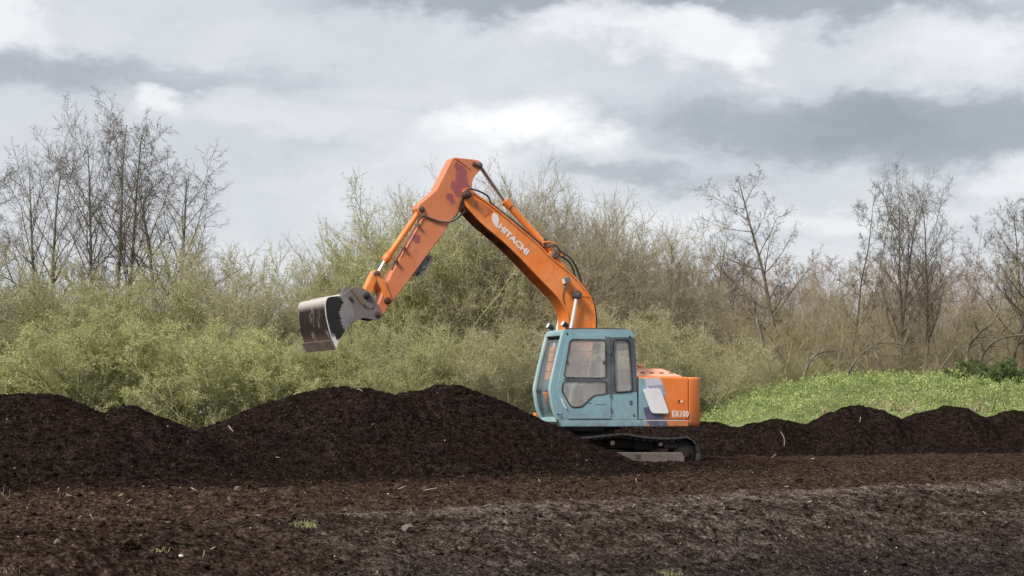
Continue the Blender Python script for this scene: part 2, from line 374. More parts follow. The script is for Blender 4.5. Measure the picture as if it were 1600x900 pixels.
def leaf_mat(name, a, b2, trans=.35, ns=.5):
    m, n, b = base_mat(name, .65, 0, .25); g = n.node('ShaderNodeNewGeometry')
    r = g.outputs['Random Per Island']
    c = n.mix(r, a, b2); c = n.mix(n.math('MULTIPLY', n.ramp(n.noise(g.outputs['Position'], ns, 4), .35, .7), .45 if ns < 1 else .75), c, tuple(x * .6 for x in a))
    n.put(b.inputs['Base Color'], c)
    nt = m.node_tree; t = n.node('ShaderNodeBsdfTranslucent'); n.put(t.inputs[0], c); mx = n.node('ShaderNodeMixShader'); mx.inputs[0].default_value = trans
    o = nt.nodes['Material Output']; nt.links.new(b.outputs[0], mx.inputs[1]); nt.links.new(t.outputs[0], mx.inputs[2]); nt.links.new(mx.outputs[0], o.inputs[0])
    return m
def bark_mat(name, a, b2):
    m, n, b = base_mat(name, .9, 0, .2); p = world_co(n)
    n.put(b.inputs['Base Color'], n.mix(n.ramp(n.noise(p, 2.5, 6, .7), .3, .7), a, b2)); bump(n, b, n.noise(p, 14, 5), .5, .03)
    return m
M['bark'] = bark_mat('alder_bark', (.075, .06, .048), (.20, .17, .125))
M['mossbark'] = bark_mat('mossy_bark', (.12, .10, .065), (.32, .29, .19))
M['palebark'] = bark_mat('pale_twigs', (.22, .19, .135), (.40, .35, .255))
M['willowbark'] = bark_mat('willow_twigs', (.26, .25, .135), (.45, .43, .25))
M['brownbark'] = bark_mat('brown_twigs', (.22, .185, .11), (.42, .36, .23))
M['purplebark'] = bark_mat('purple_brown_twigs', (.27, .21, .18), (.42, .34, .30))
M['willowleaf'] = leaf_mat('young_willow_leaves', (.385, .41, .175), (.63, .63, .33))
M['brightleaf'] = leaf_mat('bright_willow_leaves', (.43, .46, .19), (.67, .68, .35))
M['duskleaf'] = leaf_mat('grey_green_willow_leaves', (.38, .36, .22), (.62, .57, .37))
M['paleleaf'] = leaf_mat('pale_buds', (.34, .32, .18), (.52, .47, .29))
M['cone'] = leaf_mat('dark_alder_cones', (.05, .038, .028), (.13, .09, .06), .1)
M['nettle'] = leaf_mat('fresh_nettle_leaves', (.25, .33, .11), (.58, .65, .28), .35, 1.5)
M['ivy'] = leaf_mat('dark_evergreen_leaves', (.06, .10, .03), (.20, .26, .09), .2)
M['straw'] = leaf_mat('dry_straw', (.35, .30, .17), (.55, .48, .3), .2)
M['chip'] = leaf_mat('bleached_wood', (.30, .24, .17), (.55, .49, .39), 0)

# ================================================================ ground and heaps
def ground_z(x, y):
    e = edge(x, y) + (fbm(x * .8, y * .8, 5, 3) - .5) * .9
    near = sstep(-y, -60, -45)
    z = (fbm(x * .5, y * .5, 11, 3) - .5) * .10
    fieldl = .12 * billow(x * 3.6, y * 3.6, 3, 4, .65) + .06 * (billow(x * 11, y * 11, 9, 3) - .3)
    bankl = .12 * billow(x * 1.7, y * 1.7, 21, 5, .55) + .04 * billow(x * 11, y * 11, 8, 2)
    k = sstep(e, -.25, .15)
    z = z + (fieldl * k + bankl * (1 - k)) * near
    z = z + .06 * np.exp(-(e / .22) ** 2) * sstep(x, -4, 1)
    z = z - .68 * sstep(-e, 0.0, 3.6) + .0
    return z
def axis(bands):
    o = []
    for a, b, st in bands: o.append(np.arange(a, b, st))
    return np.concatenate(o + [np.array([bands[-1][1]])])
def grid_mesh(name, xs, ys, zf, mat):
    X, Y = np.meshgrid(xs, ys); Z = zf(X, Y); nx, ny = len(xs), len(ys)
    V = np.stack([X, Y, Z], -1).reshape(-1, 3); i = np.arange(nx * ny).reshape(ny, nx)
    q = np.stack([i[:-1, :-1], i[:-1, 1:], i[1:, 1:], i[1:, :-1]], -1).reshape(-1, 4)
    return V, q
xs = axis([(-2000, -200, 300), (-200, -20, 12), (-20, -7.2, .4), (-7.2, -4.6, .05), (-4.6, 5.2, .04), (5.2, 8.6, .06), (8.6, 16, .14), (16, 30, .5), (30, 200, 15), (200, 2000, 300)])
ys = axis([(-500, -20, 60), (-20, 10, 2), (10, 13.6, .2), (13.6, 22, .04), (22, 34, .075), (34, 52, .16), (52, 120, 2), (120, 500, 30), (500, 4000, 500)])
V, q = grid_mesh('ground', xs, ys, ground_z, None)
g = link('ground', fast_mesh('ground', V, q, mats=[M['field']], smooth=True)); tag(g, kind='structure')

HEAPS = [  # px, crest depth, height, slope along x, slope along depth, roundness, turn, name words
    (10, 26.6, 1.30, .33, .60, .45, 0, 'low peat heap cut off by the left edge of the picture', .03),
    (95, 26.9, 1.22, .46, .62, .35, 0, 'dark peat heap second from the left, broad and rounded', .03),
    (212, 26.6, 1.10, .50, .60, .30, 0, 'small pointed peat heap just left of the deep notch in the row', .03),
    (385, 28.2, .86, .42, .55, .35, 0, 'low peat heap just right of the notch with a pale root on it', .03),
    (548, 29.6, 1.43, .43, .60, .60, 0, 'tall peat heap directly under the raised bucket', .034),
    (694, 30.4, 1.42, .455, .62, .60, 0, 'tall peat heap whose long flank buries the front of the tracks', .034),
    (1010, 45.0, .90, .30, .60, .30, 0, 'low peat heap behind the tracks of the excavator', .06),
    (1112, 42.8, .84, .33, .55, .30, 0, 'low peat heap just right of the counterweight', .06),
    (1212, 42.9, .90, .36, .60, .30, 0, 'small peat heap with a long pale root hanging on its face', .055),
    (1345, 44.3, 1.20, .42, .62, .40, 0, 'largest peat heap right of the excavator, black hollow on its flank', .055),
    (1484, 45.6, 1.16, .42, .62, .40, 0, 'second large peat heap right of the excavator, in front of dry stalks', .055),
    (1590, 46.6, 1.08, .38, .60, .40, 0, 'peat heap cut off by the right edge of the picture', .055),
]
HP = []
for k, (px, D, H, sx_, sy_, c, rot, lab, st) in enumerate(HEAPS): HP.append(((px - 800) / FPX * D, D, H, sx_, sy_, c))
def heap_z(k, X, Y):
    cx, cy, H, a, b, c = HP[k]
    wx = (fbm(X * .9, Y * .9, 40 + k, 3) - .5) * .5; wy = (fbm(X * .9 + 9, Y * .9, 60 + k, 3) - .5) * .5
    dx, dy = X - cx + wx, Y - cy + wy
    dx = dx - dy * .18
    r = np.sqrt((dx * a) ** 2 + (dy * b) ** 2 + (c * .4) ** 2) - c * .4
    z = H * 1.03 - r
    z = z + .16 * (fbm(X * 1.3, Y * 1.3, 140 + k, 4, .6) - .5)
    foot = np.where(z < .25, .25 * np.exp((z - .25) / .32) , z)      # spreading toe
    z = foot - .075
    z = z + .085 * (billow(X * 1.6, Y * 1.6, 70 + k, 3) - .35) + .055 * (billow(X * 6, Y * 6, 90 + k, 3) - .35) + .022 * (billow(X * 16, Y * 16, 7, 2) - .3)
    # scoops on the right-hand flank where the bucket has bitten
    if k >= 8: z = z - .34 * np.exp(-(((dx - H * .95) / .42) ** 2 + ((dy + .55) / .6) ** 2))
    return z
for k, (px, D, H, sx_, sy_, c, rot, lab, st) in enumerate(HEAPS):
    cx, cy, H, a, b, c = HP[k]
    hx, hy = H / a + 1.1, H / b + .9
    xs = np.arange(cx - hx, cx + hx, st * 1.0); ys = np.arange(cy - hy, cy + hy * .8, st * 1.35)
    V, q = grid_mesh('h', xs, ys, lambda X, Y: heap_z(k, X, Y), None)
    gz = ground_z(V[:, 0], V[:, 1]); keep = (V[:, 2] > gz - .12)
    q = q[keep[q].any(1)]
    used = np.unique(q); mp = -np.ones(len(V), int); mp[used] = np.arange(len(used)); V = V[used]; q = mp[q]
    cen = np.array([cx, cy, 0]); o = link('peat_heap', fast_mesh('peat_heap', V - cen, q, mats=[M['heap']], smooth=True)); o.location = cen
    tag(o, lab, 'heap', 'peat heaps in a long row')
def surf_z(x, y):
    x = np.atleast_1d(np.asarray(x, float)); y = np.atleast_1d(np.asarray(y, float)); z = ground_z(x, y)
    for k in range(len(HP)):
        cx, cy, H, a, b, c = HP[k]; i = (abs(x - cx) < H / a + 1) & (abs(y - cy) < H / b + .8)
        if i.any(): z[i] = np.maximum(z[i], heap_z(k, x[i], y[i]))
    return z
def hit(px, py, y0=12., y1=60.):
    """where the sight line through a photo pixel meets the soil"""
    ys = np.arange(y0, y1, .02); x = (px - 800) / FPX * ys; z = CZ + (HY - py) / FPX * ys; i = np.argmax(surf_z(x, ys) > z)
    return Vector((x[i], ys[i], surf_z(x[i], ys[i])[0]))

# ================================================================ excavator
A = R(24); F = Vector((-math.cos(A), -math.sin(A), 0)); L = Vector((math.sin(A), -math.cos(A), 0))
O = Vector(((920 - 800) / FPX * 37, 37, 0))
def PL(px, py, w):
    """photo pixel -> (u, z) on the machine's fore-and-aft plane at sideways offset w"""
    d = Vector(((px - 800) / FPX, 1, (HY - py) / FPX)); t = (w + O.dot(L)) / d.dot(L)
    p = d * t; return ((p - O).dot(F), p.z + CZ)
def PP(pts, w): return [PL(x, y, w) for x, y in pts]
def P3(px, py, w): u, z = PL(px, py, w); return (u, w, z)
ex = empty('excavator', O, math.pi + A, label='orange and pale blue tracked excavator reaching its bucket over the peat heaps', cat='excavator')
def pin(par, px, py, w0, w1, r, mat='rust', name='pin', wr=None, ring=True):
    u, z = PL(px, py, w1 if wr is None else wr); m = MB().lathe((u, w0, z), (u, w1, z), [(0, r), (.97, r), (1, r * .85)], 16)
    if ring: m.lathe((u, w1 - .002, z), (u, w1 + .025, z), [(0, r * .62), (.8, r * .62), (1, r * .5)], 12)
    return auto_smooth(m.build(name, M[mat], par))
# --- boom
BW = .20
top = smooth_line([(742, 302.6), (771, 323.5), (806.5, 352.6), (838.7, 380), (861, 402.6), (887, 423.5), (906.5, 443), (922.6, 465.5), (928.4, 488), (929, 513), (921, 560), (903, 612)], 3)
bot = smooth_line([(727.4, 321), (751.6, 347.7), (780.6, 372), (809.7, 399.4), (838.7, 430), (861, 452.6), (875.8, 470), (885.5, 488), (888, 513), (886, 555), (878, 612)], 3)
nose = [(731, 293), (738, 296)]
foot = [(899, 626), (889, 632), (880, 626)]
outl = PP([(723.5, 312), (722, 303), (726, 295)] + nose + top + foot + bot[::-1], BW)
boom = auto_smooth(MB().prism(outl, -BW, BW).build('boom', M['orange'], ex), 30)
topuz, botuz = PP(top, BW), PP(bot, BW)
fl = MB(); t2 = offset_poly(topuz, .018, False); t3 = offset_poly(topuz, -.012, False)
fl.prism(t2 + t3[::-1], -BW - .022, BW + .022)
b2 = offset_poly(botuz, .012, False); b3 = offset_poly(botuz, -.016, False)
fl.prism(b2 + b3[::-1], -BW - .022, BW + .022)
auto_smooth(fl.build('flange', M['orange'], boom), 30)
m, n, b = base_mat('dark_underside', .5); co = obj_co(n)
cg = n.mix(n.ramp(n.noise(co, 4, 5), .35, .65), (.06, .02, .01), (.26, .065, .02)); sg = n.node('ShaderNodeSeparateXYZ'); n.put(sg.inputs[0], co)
n.put(b.inputs['Base Color'], n.mix(n.ramp(n.math('ADD', sg.outputs[2], n.math('MULTIPLY', n.noise(co, 5, 5), .6)), PL(850, 445, BW)[1] + .1, PL(790, 385, BW)[1] + .4), (.55, .13, .018), cg)); M['under_dark'] = m
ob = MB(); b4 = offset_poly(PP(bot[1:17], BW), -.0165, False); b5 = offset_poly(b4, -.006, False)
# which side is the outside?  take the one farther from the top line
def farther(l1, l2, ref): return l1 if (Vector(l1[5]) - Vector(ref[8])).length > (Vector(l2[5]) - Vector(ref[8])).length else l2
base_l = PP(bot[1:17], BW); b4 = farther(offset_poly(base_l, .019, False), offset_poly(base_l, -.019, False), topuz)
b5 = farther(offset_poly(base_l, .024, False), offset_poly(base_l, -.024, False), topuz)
ob.prism(b4 + b5[::-1], -BW - .01, BW + .01); ob.build('underside_strip', M['under_dark'], boom)  # thin strip under the boom, dark towards the nose, orange lower down
# weld seam plate near the nose
seam = PP([(744, 311), (770, 329), (757, 340), (742, 322)], BW)
MB().prism(seam, BW, BW + .006).build('doubler_plate', paint('worn_orange', (.5, .12, .03), amt=.9, chips=.9), boom)
pin(boom, 731, 303.5, -BW - .13, BW + .12, .075, wr=BW + .1, name='boom_tip_pin')
pin(boom, 889, 624, -BW - .1, BW + .1, .09, wr=BW, name='boom_foot_pin')
# text
def text_mesh(s, offset=.0, spacing=1.):
    c = bpy.data.curves.new('t', 'FONT'); c.body = s; c.offset = offset; c.space_character = spacing; c.resolution_u = 4
    o = bpy.data.objects.new('t', c); COL.objects.link(o); dg = bpy.context.evaluated_depsgraph_get(); dg.update()
    me = bpy.data.meshes.new_from_object(o.evaluated_get(dg)); bpy.data.objects.remove(o); return me
def lettering(s, p0, p1, up, w, mat, parent, offset=.02, thick=.003, spacing=1.):
    """p0,p1: baseline ends in photo pixels; up: cap-height vector in pixels"""
    me = text_mesh(s, offset, spacing); vs = [v.co.copy() for v in me.vertices]; x0 = min(v.x for v in vs); x1 = max(v.x for v in vs); y1 = max(v.y for v in vs); y0 = min(v.y for v in vs)
    o = []
    for v in vs:
        a = (v.x - x0) / (x1 - x0); h = (v.y - y0) / (y1 - y0)
        u, z = PL(p0[0] + (p1[0] - p0[0]) * a + up[0] * h, p0[1] + (p1[1] - p0[1]) * a + up[1] * h, w); o.append((u, w, z))
    ob = mesh('lettering', o, [tuple(p.vertices) for p in me.polygons], mat, parent)
    sd = ob.modifiers.new('s', 'SOLIDIFY'); sd.thickness = thick; sd.offset = 0
    return ob
lettering('HITACHI', (777.5, 356), (822.5, 399.5), (5.3, -7.6), BW + .004, M['white'], boom, .045)
lg = smooth_line([(771, 332.5), (776.5, 335), (779.5, 341.5), (779, 349), (776, 356), (773.5, 352), (769.5, 346), (768.6, 338.5)], 4)
MB().prism(PP(lg, BW), BW, BW + .005).build('emblem', M['white'], boom)
# work lamp on the boom
lp = Vector(P3(885, 438, BW + .10)); lm = Matrix.Rotation(R(18), 3, 'Y')
wl = MB().box(lp, (.12, .12, .11), lm).box(lp + Vector((.0, -.05, -.1)), (.04, .06, .1)).build('work_lamp', M['greysteel'], ex, bevel=.012)
MB().box(lp + lm @ Vector((.066, 0, 0)), (.012, .1, .09), lm).build('lens', M['lampglass'], wl)
MB().tube([P3(*p, BW + .012) for p in smooth_line([(884, 448), (880, 460), (882, 474), (887, 490), (889, 513)], 3)], .008, 6).build('cable', M['black'], ex)
MB().tube([P3(*p, BW + .012) for p in smooth_line([(905, 461), (914, 463), (924, 463)], 3)], .006, 6).build('cable', M['orange'], ex)
# --- boom cylinders, either side of the boom
for sgn in (1, -1):
    w = .30 * sgn; a = Vector(P3(901.5, 461, .30)); a.y = w; f_ = Vector(P3(868, 648, .30)); f_.y = w
    cy = MB().lathe(f_, a, [(0, .06), (.02, .075), (.5, .075), (.52, .085), (.56, .085), (.57, .05)], 16).build('boom_cylinder', M['orange'], ex); auto_smooth(cy)
    auto_smooth(MB().lathe(f_.lerp(a, .55), a, [(0, .036), (1, .036)], 14).build('rod', M['rod'], cy))
    pm = MB().lathe((a.x, w - .07 * sgn, a.z), (a.x, w + .07 * sgn, a.z), [(0, .085), (.5, .09), (1, .075)], 16).lathe((a.x, w + .06 * sgn, a.z), (a.x, w + .13 * sgn, a.z), [(0, .055), (.8, .055), (1, .04)], 14)
    auto_smooth(pm.build('rod_eye', M['black'], cy))
# --- arm (stick)
AW = .155
arm_px = [(707, 247.5), (711, 246), (740.5, 249), (747, 250.5)] + smooth_line([(751.7, 253), (754, 258), (752.5, 264), (749, 267.5), (741.5, 276), (738, 285.5), (737.5, 297), (733, 311), (720, 328), (701.7, 350)], 2) + \
    [(696, 360.5), (668, 398), (643, 433), (612, 473.5), (607, 478), (602, 488), (597, 495), (591, 497), (586.5, 494), (586.5, 488), (590.5, 477), (595, 467), (600.5, 450), (613, 425), (638.7, 381), (662.8, 339.5), (655, 333), (652.5, 326), (655, 319.5), (661, 315), (682, 296.7)]
m = paint('arm_paint', (.56, .17, .065), amt=.24, fade=(.60, .215, .11), chips=.5, rough=.5); M['arm'] = m
nt = NT(m.node_tree); bs = m.node_tree.nodes['Principled BSDF']; src = bs.inputs['Base Color'].links[0].from_socket
co = obj_co(nt)
nz = nt.noise(co, 7, 6, .65, col=True)
q = nt.node('ShaderNodeVectorMath', operation='SCALE'); nt.put(q.inputs[0], nt.vmath('SUBTRACT', nz, (.5, .5, .5))); q.inputs[3].default_value = .22
wv = nt.vmath('ADD', co, q.outputs[0]); ds = None
for (x, y), rr, rot in [((721, 276), (.12, .24), 0), ((716, 262), (.07, .14), .3), ((714, 296), (.09, .19), .75), ((704, 311), (.075, .13), .7), ((651, 373), (.07, .10), .6), ((727, 290), (.08, .12), 0)]:
    d = blob(nt, wv, PL(x, y, AW), rr, rot); ds = d if ds is None else nt.math('MINIMUM', ds, d)
c = nt.mix(nt.ramp(nt.math('ADD', ds, nt.math('MULTIPLY', nt.math('SUBTRACT', nt.noise(co, 38, 5, .7), .5), .9)), .8, 1.15, .92, 0), src, nt.mix(nt.noise(co, 20, 4), (.22, .055, .085), (.30, .09, .10))); nt.put(bs.inputs['Base Color'], c)
armo = auto_smooth(MB().prism(PP(arm_px, AW), -AW, AW).build('arm', M['arm'], ex), 28)
bv = armo.modifiers.new('b', 'BEVEL'); bv.width = .012; bv.segments = 2; bv.limit_method = 'ANGLE'; bv.angle_limit = R(50)
MB().tube([P3(711, 248, AW + .002), P3(726, 258, AW + .002), P3(735, 266, AW + .002)], .007, 6).build('weld_seam', M['rust'], armo)
pin(armo, 749.3, 258.5, -AW - .04, AW + .04, .055, wr=AW, name='cylinder_pin')
pin(armo, 740.7, 256.5, -AW - .02, AW + .03, .045, wr=AW, name='cylinder_pin')
pin(armo, 658.6, 327, -AW - .03, AW + .03, .055, wr=AW, name='cylinder_pin')
pin(armo, 606, 469.3, -AW - .06, AW + .07, .06, wr=AW + .05, name='link_pin')
# grey bracket under the arm
br = round_poly(PP([(641, 436), (665, 397), (676, 400), (676, 409), (655, 434), (647, 438)], .1), .05)
holes = []
for hx, hy, r in [(668.5, 406, .028), (653.5, 427, .03), (646, 430, .02)]:
    u, z = PL(hx, hy, .1); holes.append([(u + r * math.cos(k * math.pi / 4), z + r * math.sin(k * math.pi / 4)) for k in range(8)])
bk = MB().prism(br, .07, .10, holes).prism([(p[0], p[1]) for p in br], -.10, -.07, holes).build('lifting_bracket', M['greysteel'], armo)
pin(bk, 661, 417, -.1, .115, .05, 'greysteel', ring=False)
# arm cylinder on top of the boom
c0, c1 = Vector(P3(866, 399, 0)), Vector(P3(788.5, 313.5, 0)); rd = Vector(P3(749.3, 258.5, 0))
ac = MB().lathe(c0, c1, [(0, .05), (.06, .08), (.08, .065), (.9, .065), (.9, .082), (1, .085), (1, .05)], 18).build('arm_cylinder', M['orange'], ex); auto_smooth(ac)
auto_smooth(MB().lathe(c1, rd, [(0, .04), (.97, .04), (1, .05)], 16).build('rod', M['chrome'], ac))
MB().box(c0.lerp(c1, .22), (.05, .2, .17)).build('clamp', M['rust'], ac, bevel=.01)
u, z = PL(866, 399, .05)
MB().prism(PP([(856, 396), (862, 392), (869, 395), (885, 419), (868, 409)], .07), .05, .08).prism(PP([(856, 396), (862, 392), (869, 395), (885, 419), (868, 409)], .07), -.08, -.05).build('cylinder_bracket', M['orange'], boom, bevel=.006)
auto_smooth(MB().lathe((u, -.13, z), (u, .13, z), [(0, .075), (.9, .08), (1, .06)], 16).build('pin', M['rust'], boom))
# hydraulic pipes and hoses
def hose(pts, w, r=.017, mat='black', n=4, par=ex, name='hose'):
    pw = w if isinstance(w, (list, tuple)) else [w] * len(pts)
    return auto_smooth(MB().tube(smooth_line([P3(x, y, ww) for (x, y), ww in zip(pts, pw)], n), r, 8).build(name, M[mat], par), 60)
hose([(727, 331), (723, 318), (724, 304), (732, 295.5), (745, 297.5), (757, 303), (764, 309), (768, 319), (783, 331), (798, 343.5), (816, 357), (838, 376), (846, 383)], [.2, .2, .22, .25, .24, .22, .2, .18, .17, .16, .16, .14, .12])
hose([(768, 318), (785, 331), (803, 345), (822, 361), (843, 379)], .05, .015)
hose([(727, 331), (722.5, 334), (710, 344), (696, 347), (679, 343.5), (662.8, 337), (657, 340), (652, 348), (651, 352)], [.2] + [AW + .03] * 8, .017)
hose([(724, 306), (718, 322), (716, 332), (709, 341)], AW + .02, .015)
hose([(652, 351), (640, 372), (628, 393), (617, 412), (612, 422)], [AW + .02] * 3 + [AW - .02, AW - .06], .011, 'black')
hose([(658, 333), (653, 342), (652, 351)], AW + .03, .012)
hose([(857, 386), (868, 383), (876, 393), (890, 402), (899, 415), (905, 430), (909, 443)], [.1, .12, .12, .12, .12, .1, .05], .02)
hose([(866, 392), (878, 401), (889, 409), (895, 420), (898, 431)], [.1, .06, .04, .02, 0], .02)
hose([(846, 380), (856, 378), (866, 380), (873, 388), (878, 400)], .1, .017, 'orange')
hose([(909, 443), (920, 458), (928, 474), (931, 490), (932, 512), (925, 560)], .12, .016, 'rust')
for x, y in [(768, 320), (842, 379), (652, 351), (631, 388), (619, 409)]:
    MB().box(P3(x, y, .1 if x > 700 else AW + .02), (.05, .12, .05)).build('clamp', M['rust'], ex, bevel=.008)
# --- bucket cylinder and linkage
c0, c1, rd = Vector(P3(656, 329, 0)), Vector(P3(600.5, 409, 0)), Vector(P3(590.4, 426.7, 0))
bc = MB().lathe(c0, c1, [(0, .05), (.05, .06), (.08, .055), (.78, .055), (.84, .06), (.88, .08), (.96, .08), (1, .06)], 18).build('bucket_cylinder', M['orange'], ex); auto_smooth(bc)
auto_smooth(MB().lathe(c1, rd, [(0, .035), (1, .035)], 14).build('rod', M['chrome'], bc))
def bar2(a, b, wa, wd, t):
    a, b = Vector(a), Vector(b); d = (b - a).normalized(); nn = Vector((-d.y, d.x)); o = []
    for k in range(7): an = math.pi / 2 + math.pi * k / 6; o.append(tuple(a + (d * math.cos(an) + nn * math.sin(an)) * wa))
    for k in range(7): an = -math.pi / 2 + math.pi * k / 6; o.append(tuple(b + (d * math.cos(an) + nn * math.sin(an)) * wd))
    return o
for s in (1, -1):
    MB().prism(bar2(PL(590.4, 427, AW), PL(606, 469.3, AW), .05, .062, 0), s * (AW + .012), s * (AW + .045)).build('link', M['orange'], ex, bevel=.006)
lk = MB().prism(bar2(PL(587, 427, .09), PL(573, 461, .09), .055, .07, 0), -.11, .11).build('bucket_link', M['orange'], ex, bevel=.02)
pin(ex, 590.4, 426.7, -AW - .06, AW + .06, .045, wr=AW + .05, name='link_pin')
# --- bucket
BH = .80
prof_out = [(531, 462.5), (522, 463.2), (512.5, 465), (508.5, 472), (508.2, 482), (510, 497), (515, 518), (519.8, 533), (524, 544)]
m = paint('bucket_side_paint', (.16, .165, .18), (.07, .05, .04), amt=.7, rough=.6, fade=(.20, .19, .19)); M['bside'] = m
nt = NT(m.node_tree); bs = m.node_tree.nodes['Principled BSDF']; src = bs.inputs['Base Color'].links[0].from_socket; co = obj_co(nt)
q = nt.node('ShaderNodeVectorMath', operation='SCALE'); nt.put(q.inputs[0], nt.vmath('SUBTRACT', nt.noise(co, 7, 7, .72, col=True), (.5, .5, .5))); q.inputs[3].default_value = .42
wv = nt.vmath('ADD', co, q.outputs[0]); ds = None
for (x, y), rr, rot in [((521, 472), (.17, .14), 0), ((518, 485), (.16, .18), 0), ((521, 497), (.16, .16), 0), ((524, 512), (.14, .15), .2), ((528, 522), (.12, .11), 0)]:
    d = blob(nt, wv, PL(x, y, BH), rr, rot); ds = d if ds is None else nt.math('MINIMUM', ds, d)
tip = nt.ramp(blob(nt, wv, PL(526, 538, BH), (.12, .10)), .8, 1.1, 1, 0)
c = nt.mix(tip, src, (.6, .58, .58)); c = nt.mix(nt.ramp(ds, .92, 1.0, 1, 0), c, (.008, .006, .006))
nt.put(bs.inputs['Base Color'], c)
m, nn, b = base_mat('bucket_shell', .7, 0, .3); co = obj_co(nn)
mp = nn.node('ShaderNodeMapping'); nn.put(mp.inputs[0], co); mp.inputs[3].default_value = (1.2, 3.2, 1.2)
f = nn.noise(mp.outputs[0], 1.1, 7, .65); zz = nn.node('ShaderNodeSeparateXYZ'); nn.put(zz.inputs[0], co)
f2 = nn.noise(co, 30, 5, .7)
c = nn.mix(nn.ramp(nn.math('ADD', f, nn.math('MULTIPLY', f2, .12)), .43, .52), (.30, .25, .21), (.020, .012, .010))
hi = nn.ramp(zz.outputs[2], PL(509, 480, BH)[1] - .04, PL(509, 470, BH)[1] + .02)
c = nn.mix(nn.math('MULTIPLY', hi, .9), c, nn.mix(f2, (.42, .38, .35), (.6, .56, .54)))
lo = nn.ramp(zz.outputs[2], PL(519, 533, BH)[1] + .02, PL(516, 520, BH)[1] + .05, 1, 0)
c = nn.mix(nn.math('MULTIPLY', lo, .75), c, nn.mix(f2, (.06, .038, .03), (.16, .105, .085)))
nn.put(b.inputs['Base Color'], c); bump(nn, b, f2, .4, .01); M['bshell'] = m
so = smooth_line(PP(prof_out, BH), 3); outer = so; i1 = offset_poly(so, .022, False); i2 = offset_poly(so, -.022, False)
cenb = Vector(PL(535, 500, BH)); inner = i1 if (Vector(i1[14]) - cenb).length < (Vector(i2[14]) - cenb).length else i2
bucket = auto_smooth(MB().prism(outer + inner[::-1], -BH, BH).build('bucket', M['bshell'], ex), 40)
side = PP([(531, 462.5), (540, 464), (547, 471), (551.5, 484), (552.5, 495), (551, 503), (547, 507), (540.3, 514.7), (535, 522.7), (529.7, 532), (524.5, 545)], BH) + outer[::-1][1:-1]
for s in (1, -1):
    MB().prism(side, s * (BH - .0), s * (BH + .022)).build('side_plate', M['bside'], bucket, bevel=.004)
# pale worn weld edge along the shell
MB().tube([(p[0], BH + .012, p[1]) for p in offset_poly(outer, 0, False)[7:]], .012, 6).build('weld_seam', paint('worn_bright_edge', (.5, .48, .47), (.02, .015, .015), amt=1.), bucket)
lip = PP([(518.2, 531), (524.5, 546)], BH); ldir = (Vector(lip[1]) - Vector(lip[0])).normalized(); ln = Vector((-ldir.y, ldir.x))
if ln.dot(cenb - Vector(lip[0])) > 0: ln = -ln
lpz = [lip[0], tuple(Vector(lip[0]) + ln * .03), tuple(Vector(lip[1]) + ln * .022), lip[1]]
MB().prism(lpz, -BH - .026, BH + .026).build('cutting_edge', paint('lip_steel', (.13, .095, .08), (.035, .022, .018), amt=.9, rough=.6, fade=(.2, .15, .13)), bucket, bevel=.004)
# rib across the top and the two ears
EW = .20
ear = PP([(532, 463.5), (541, 456.5), (551, 449.5), (556, 447.5), (568, 450.7), (579, 457.3), (588, 473), (595, 486), (597.5, 491), (595, 497.5), (588, 501), (578, 498.5), (567, 497), (556, 502), (548, 507), (542, 500), (538, 480)], EW)
m = M['ear'] = paint('ear_steel', (.155, .135, .13), (.07, .05, .04), amt=.5, rough=.65)
for s in (1, -1): MB().prism(ear, s * (EW - .03), s * EW).build('ear', m, bucket, bevel=.006)
rb = PP([(547.5, 451), (550.5, 449), (570, 475), (567, 477.5)], EW + .03)
MB().prism(rb, EW - .0, EW + .05).build('rib', paint('ochre_rib', (.17, .12, .06), amt=.5), bucket, bevel=.008)
lidp = PP([(533, 464), (549, 449.5), (553, 452), (564, 469), (566, 490), (550, 490)], 0)
MB().prism(lidp, -EW + .03, EW - .031).build('top_box', M['bside'], bucket, bevel=.01)
pin(bucket, 573, 462, -EW - .05, EW + .05, .06, 'black', wr=EW + .03, name='ear_pin')
pin(bucket, 590.3, 491.3, -EW - .05, EW + .04, .055, 'rust', wr=EW + .03, name='ear_pin')
pin(bucket, 579, 477, EW, EW + .012, .06, 'ear', wr=EW, name='boss', ring=False)
MB().tube([(so[0][0], -BH, so[0][1]), (so[0][0], BH, so[0][1])], .03, 10).build('stiffener', M['bshell'], bucket, True)
pin(bucket, 547, 466.5, EW, EW + .03, .035, 'rust', wr=EW, name='bolt', ring=False)
hk = MB().prism(PP([(533, 462), (535, 450), (541, 447), (547, 449), (545, 456)], 0), -.03, .03); hk.build('hook', M['greysteel'], bucket, bevel=.01)
# --- cab
WN, WF = 1.22, .45                                   # near and far side of the cab
front = [(880, 520), (871, 556), (862.6, 593), (860.3, 606), (860.5, 614.6), (864, 636), (868, 648), (872.5, 656)]
FR = smooth_line(PP(front, WN), 3)
roof_px = [(884, 514.7), (935, 514.2), (982, 515), (988, 518), (990.8, 524)]
side_out = FR + [PL(996, 656, WN), PL(995, 590, WN), PL(993, 550, WN), PL(991.3, 530, WN)] + PP(roof_px, WN)[::-1]
up = round_poly(PP([(890.6, 530.6), (945, 530.6), (946.6, 590.6), (880.4, 589.5)], WN), .07)
lo_ = round_poly(PP([(880, 596), (946.6, 596), (947, 615), (926.6, 617.5), (908.5, 635.5), (892.5, 636.5), (877, 610.6)], WN), [.06, .05, .05, .06, .05, .06, .06])
re = round_poly(PP([(958.3, 531.2), (982, 531.2), (987.2, 611), (961, 612.5)], WN), .06)
def grow(h, d):
    a, b = offset_poly(h, d), offset_poly(h, -d); ar = lambda p: abs(sum(p[i][0] * p[(i + 1) % len(p)][1] - p[(i + 1) % len(p)][0] * p[i][1] for i in range(len(p))))
    return a if (ar(a) > ar(b)) == (d > 0) else b
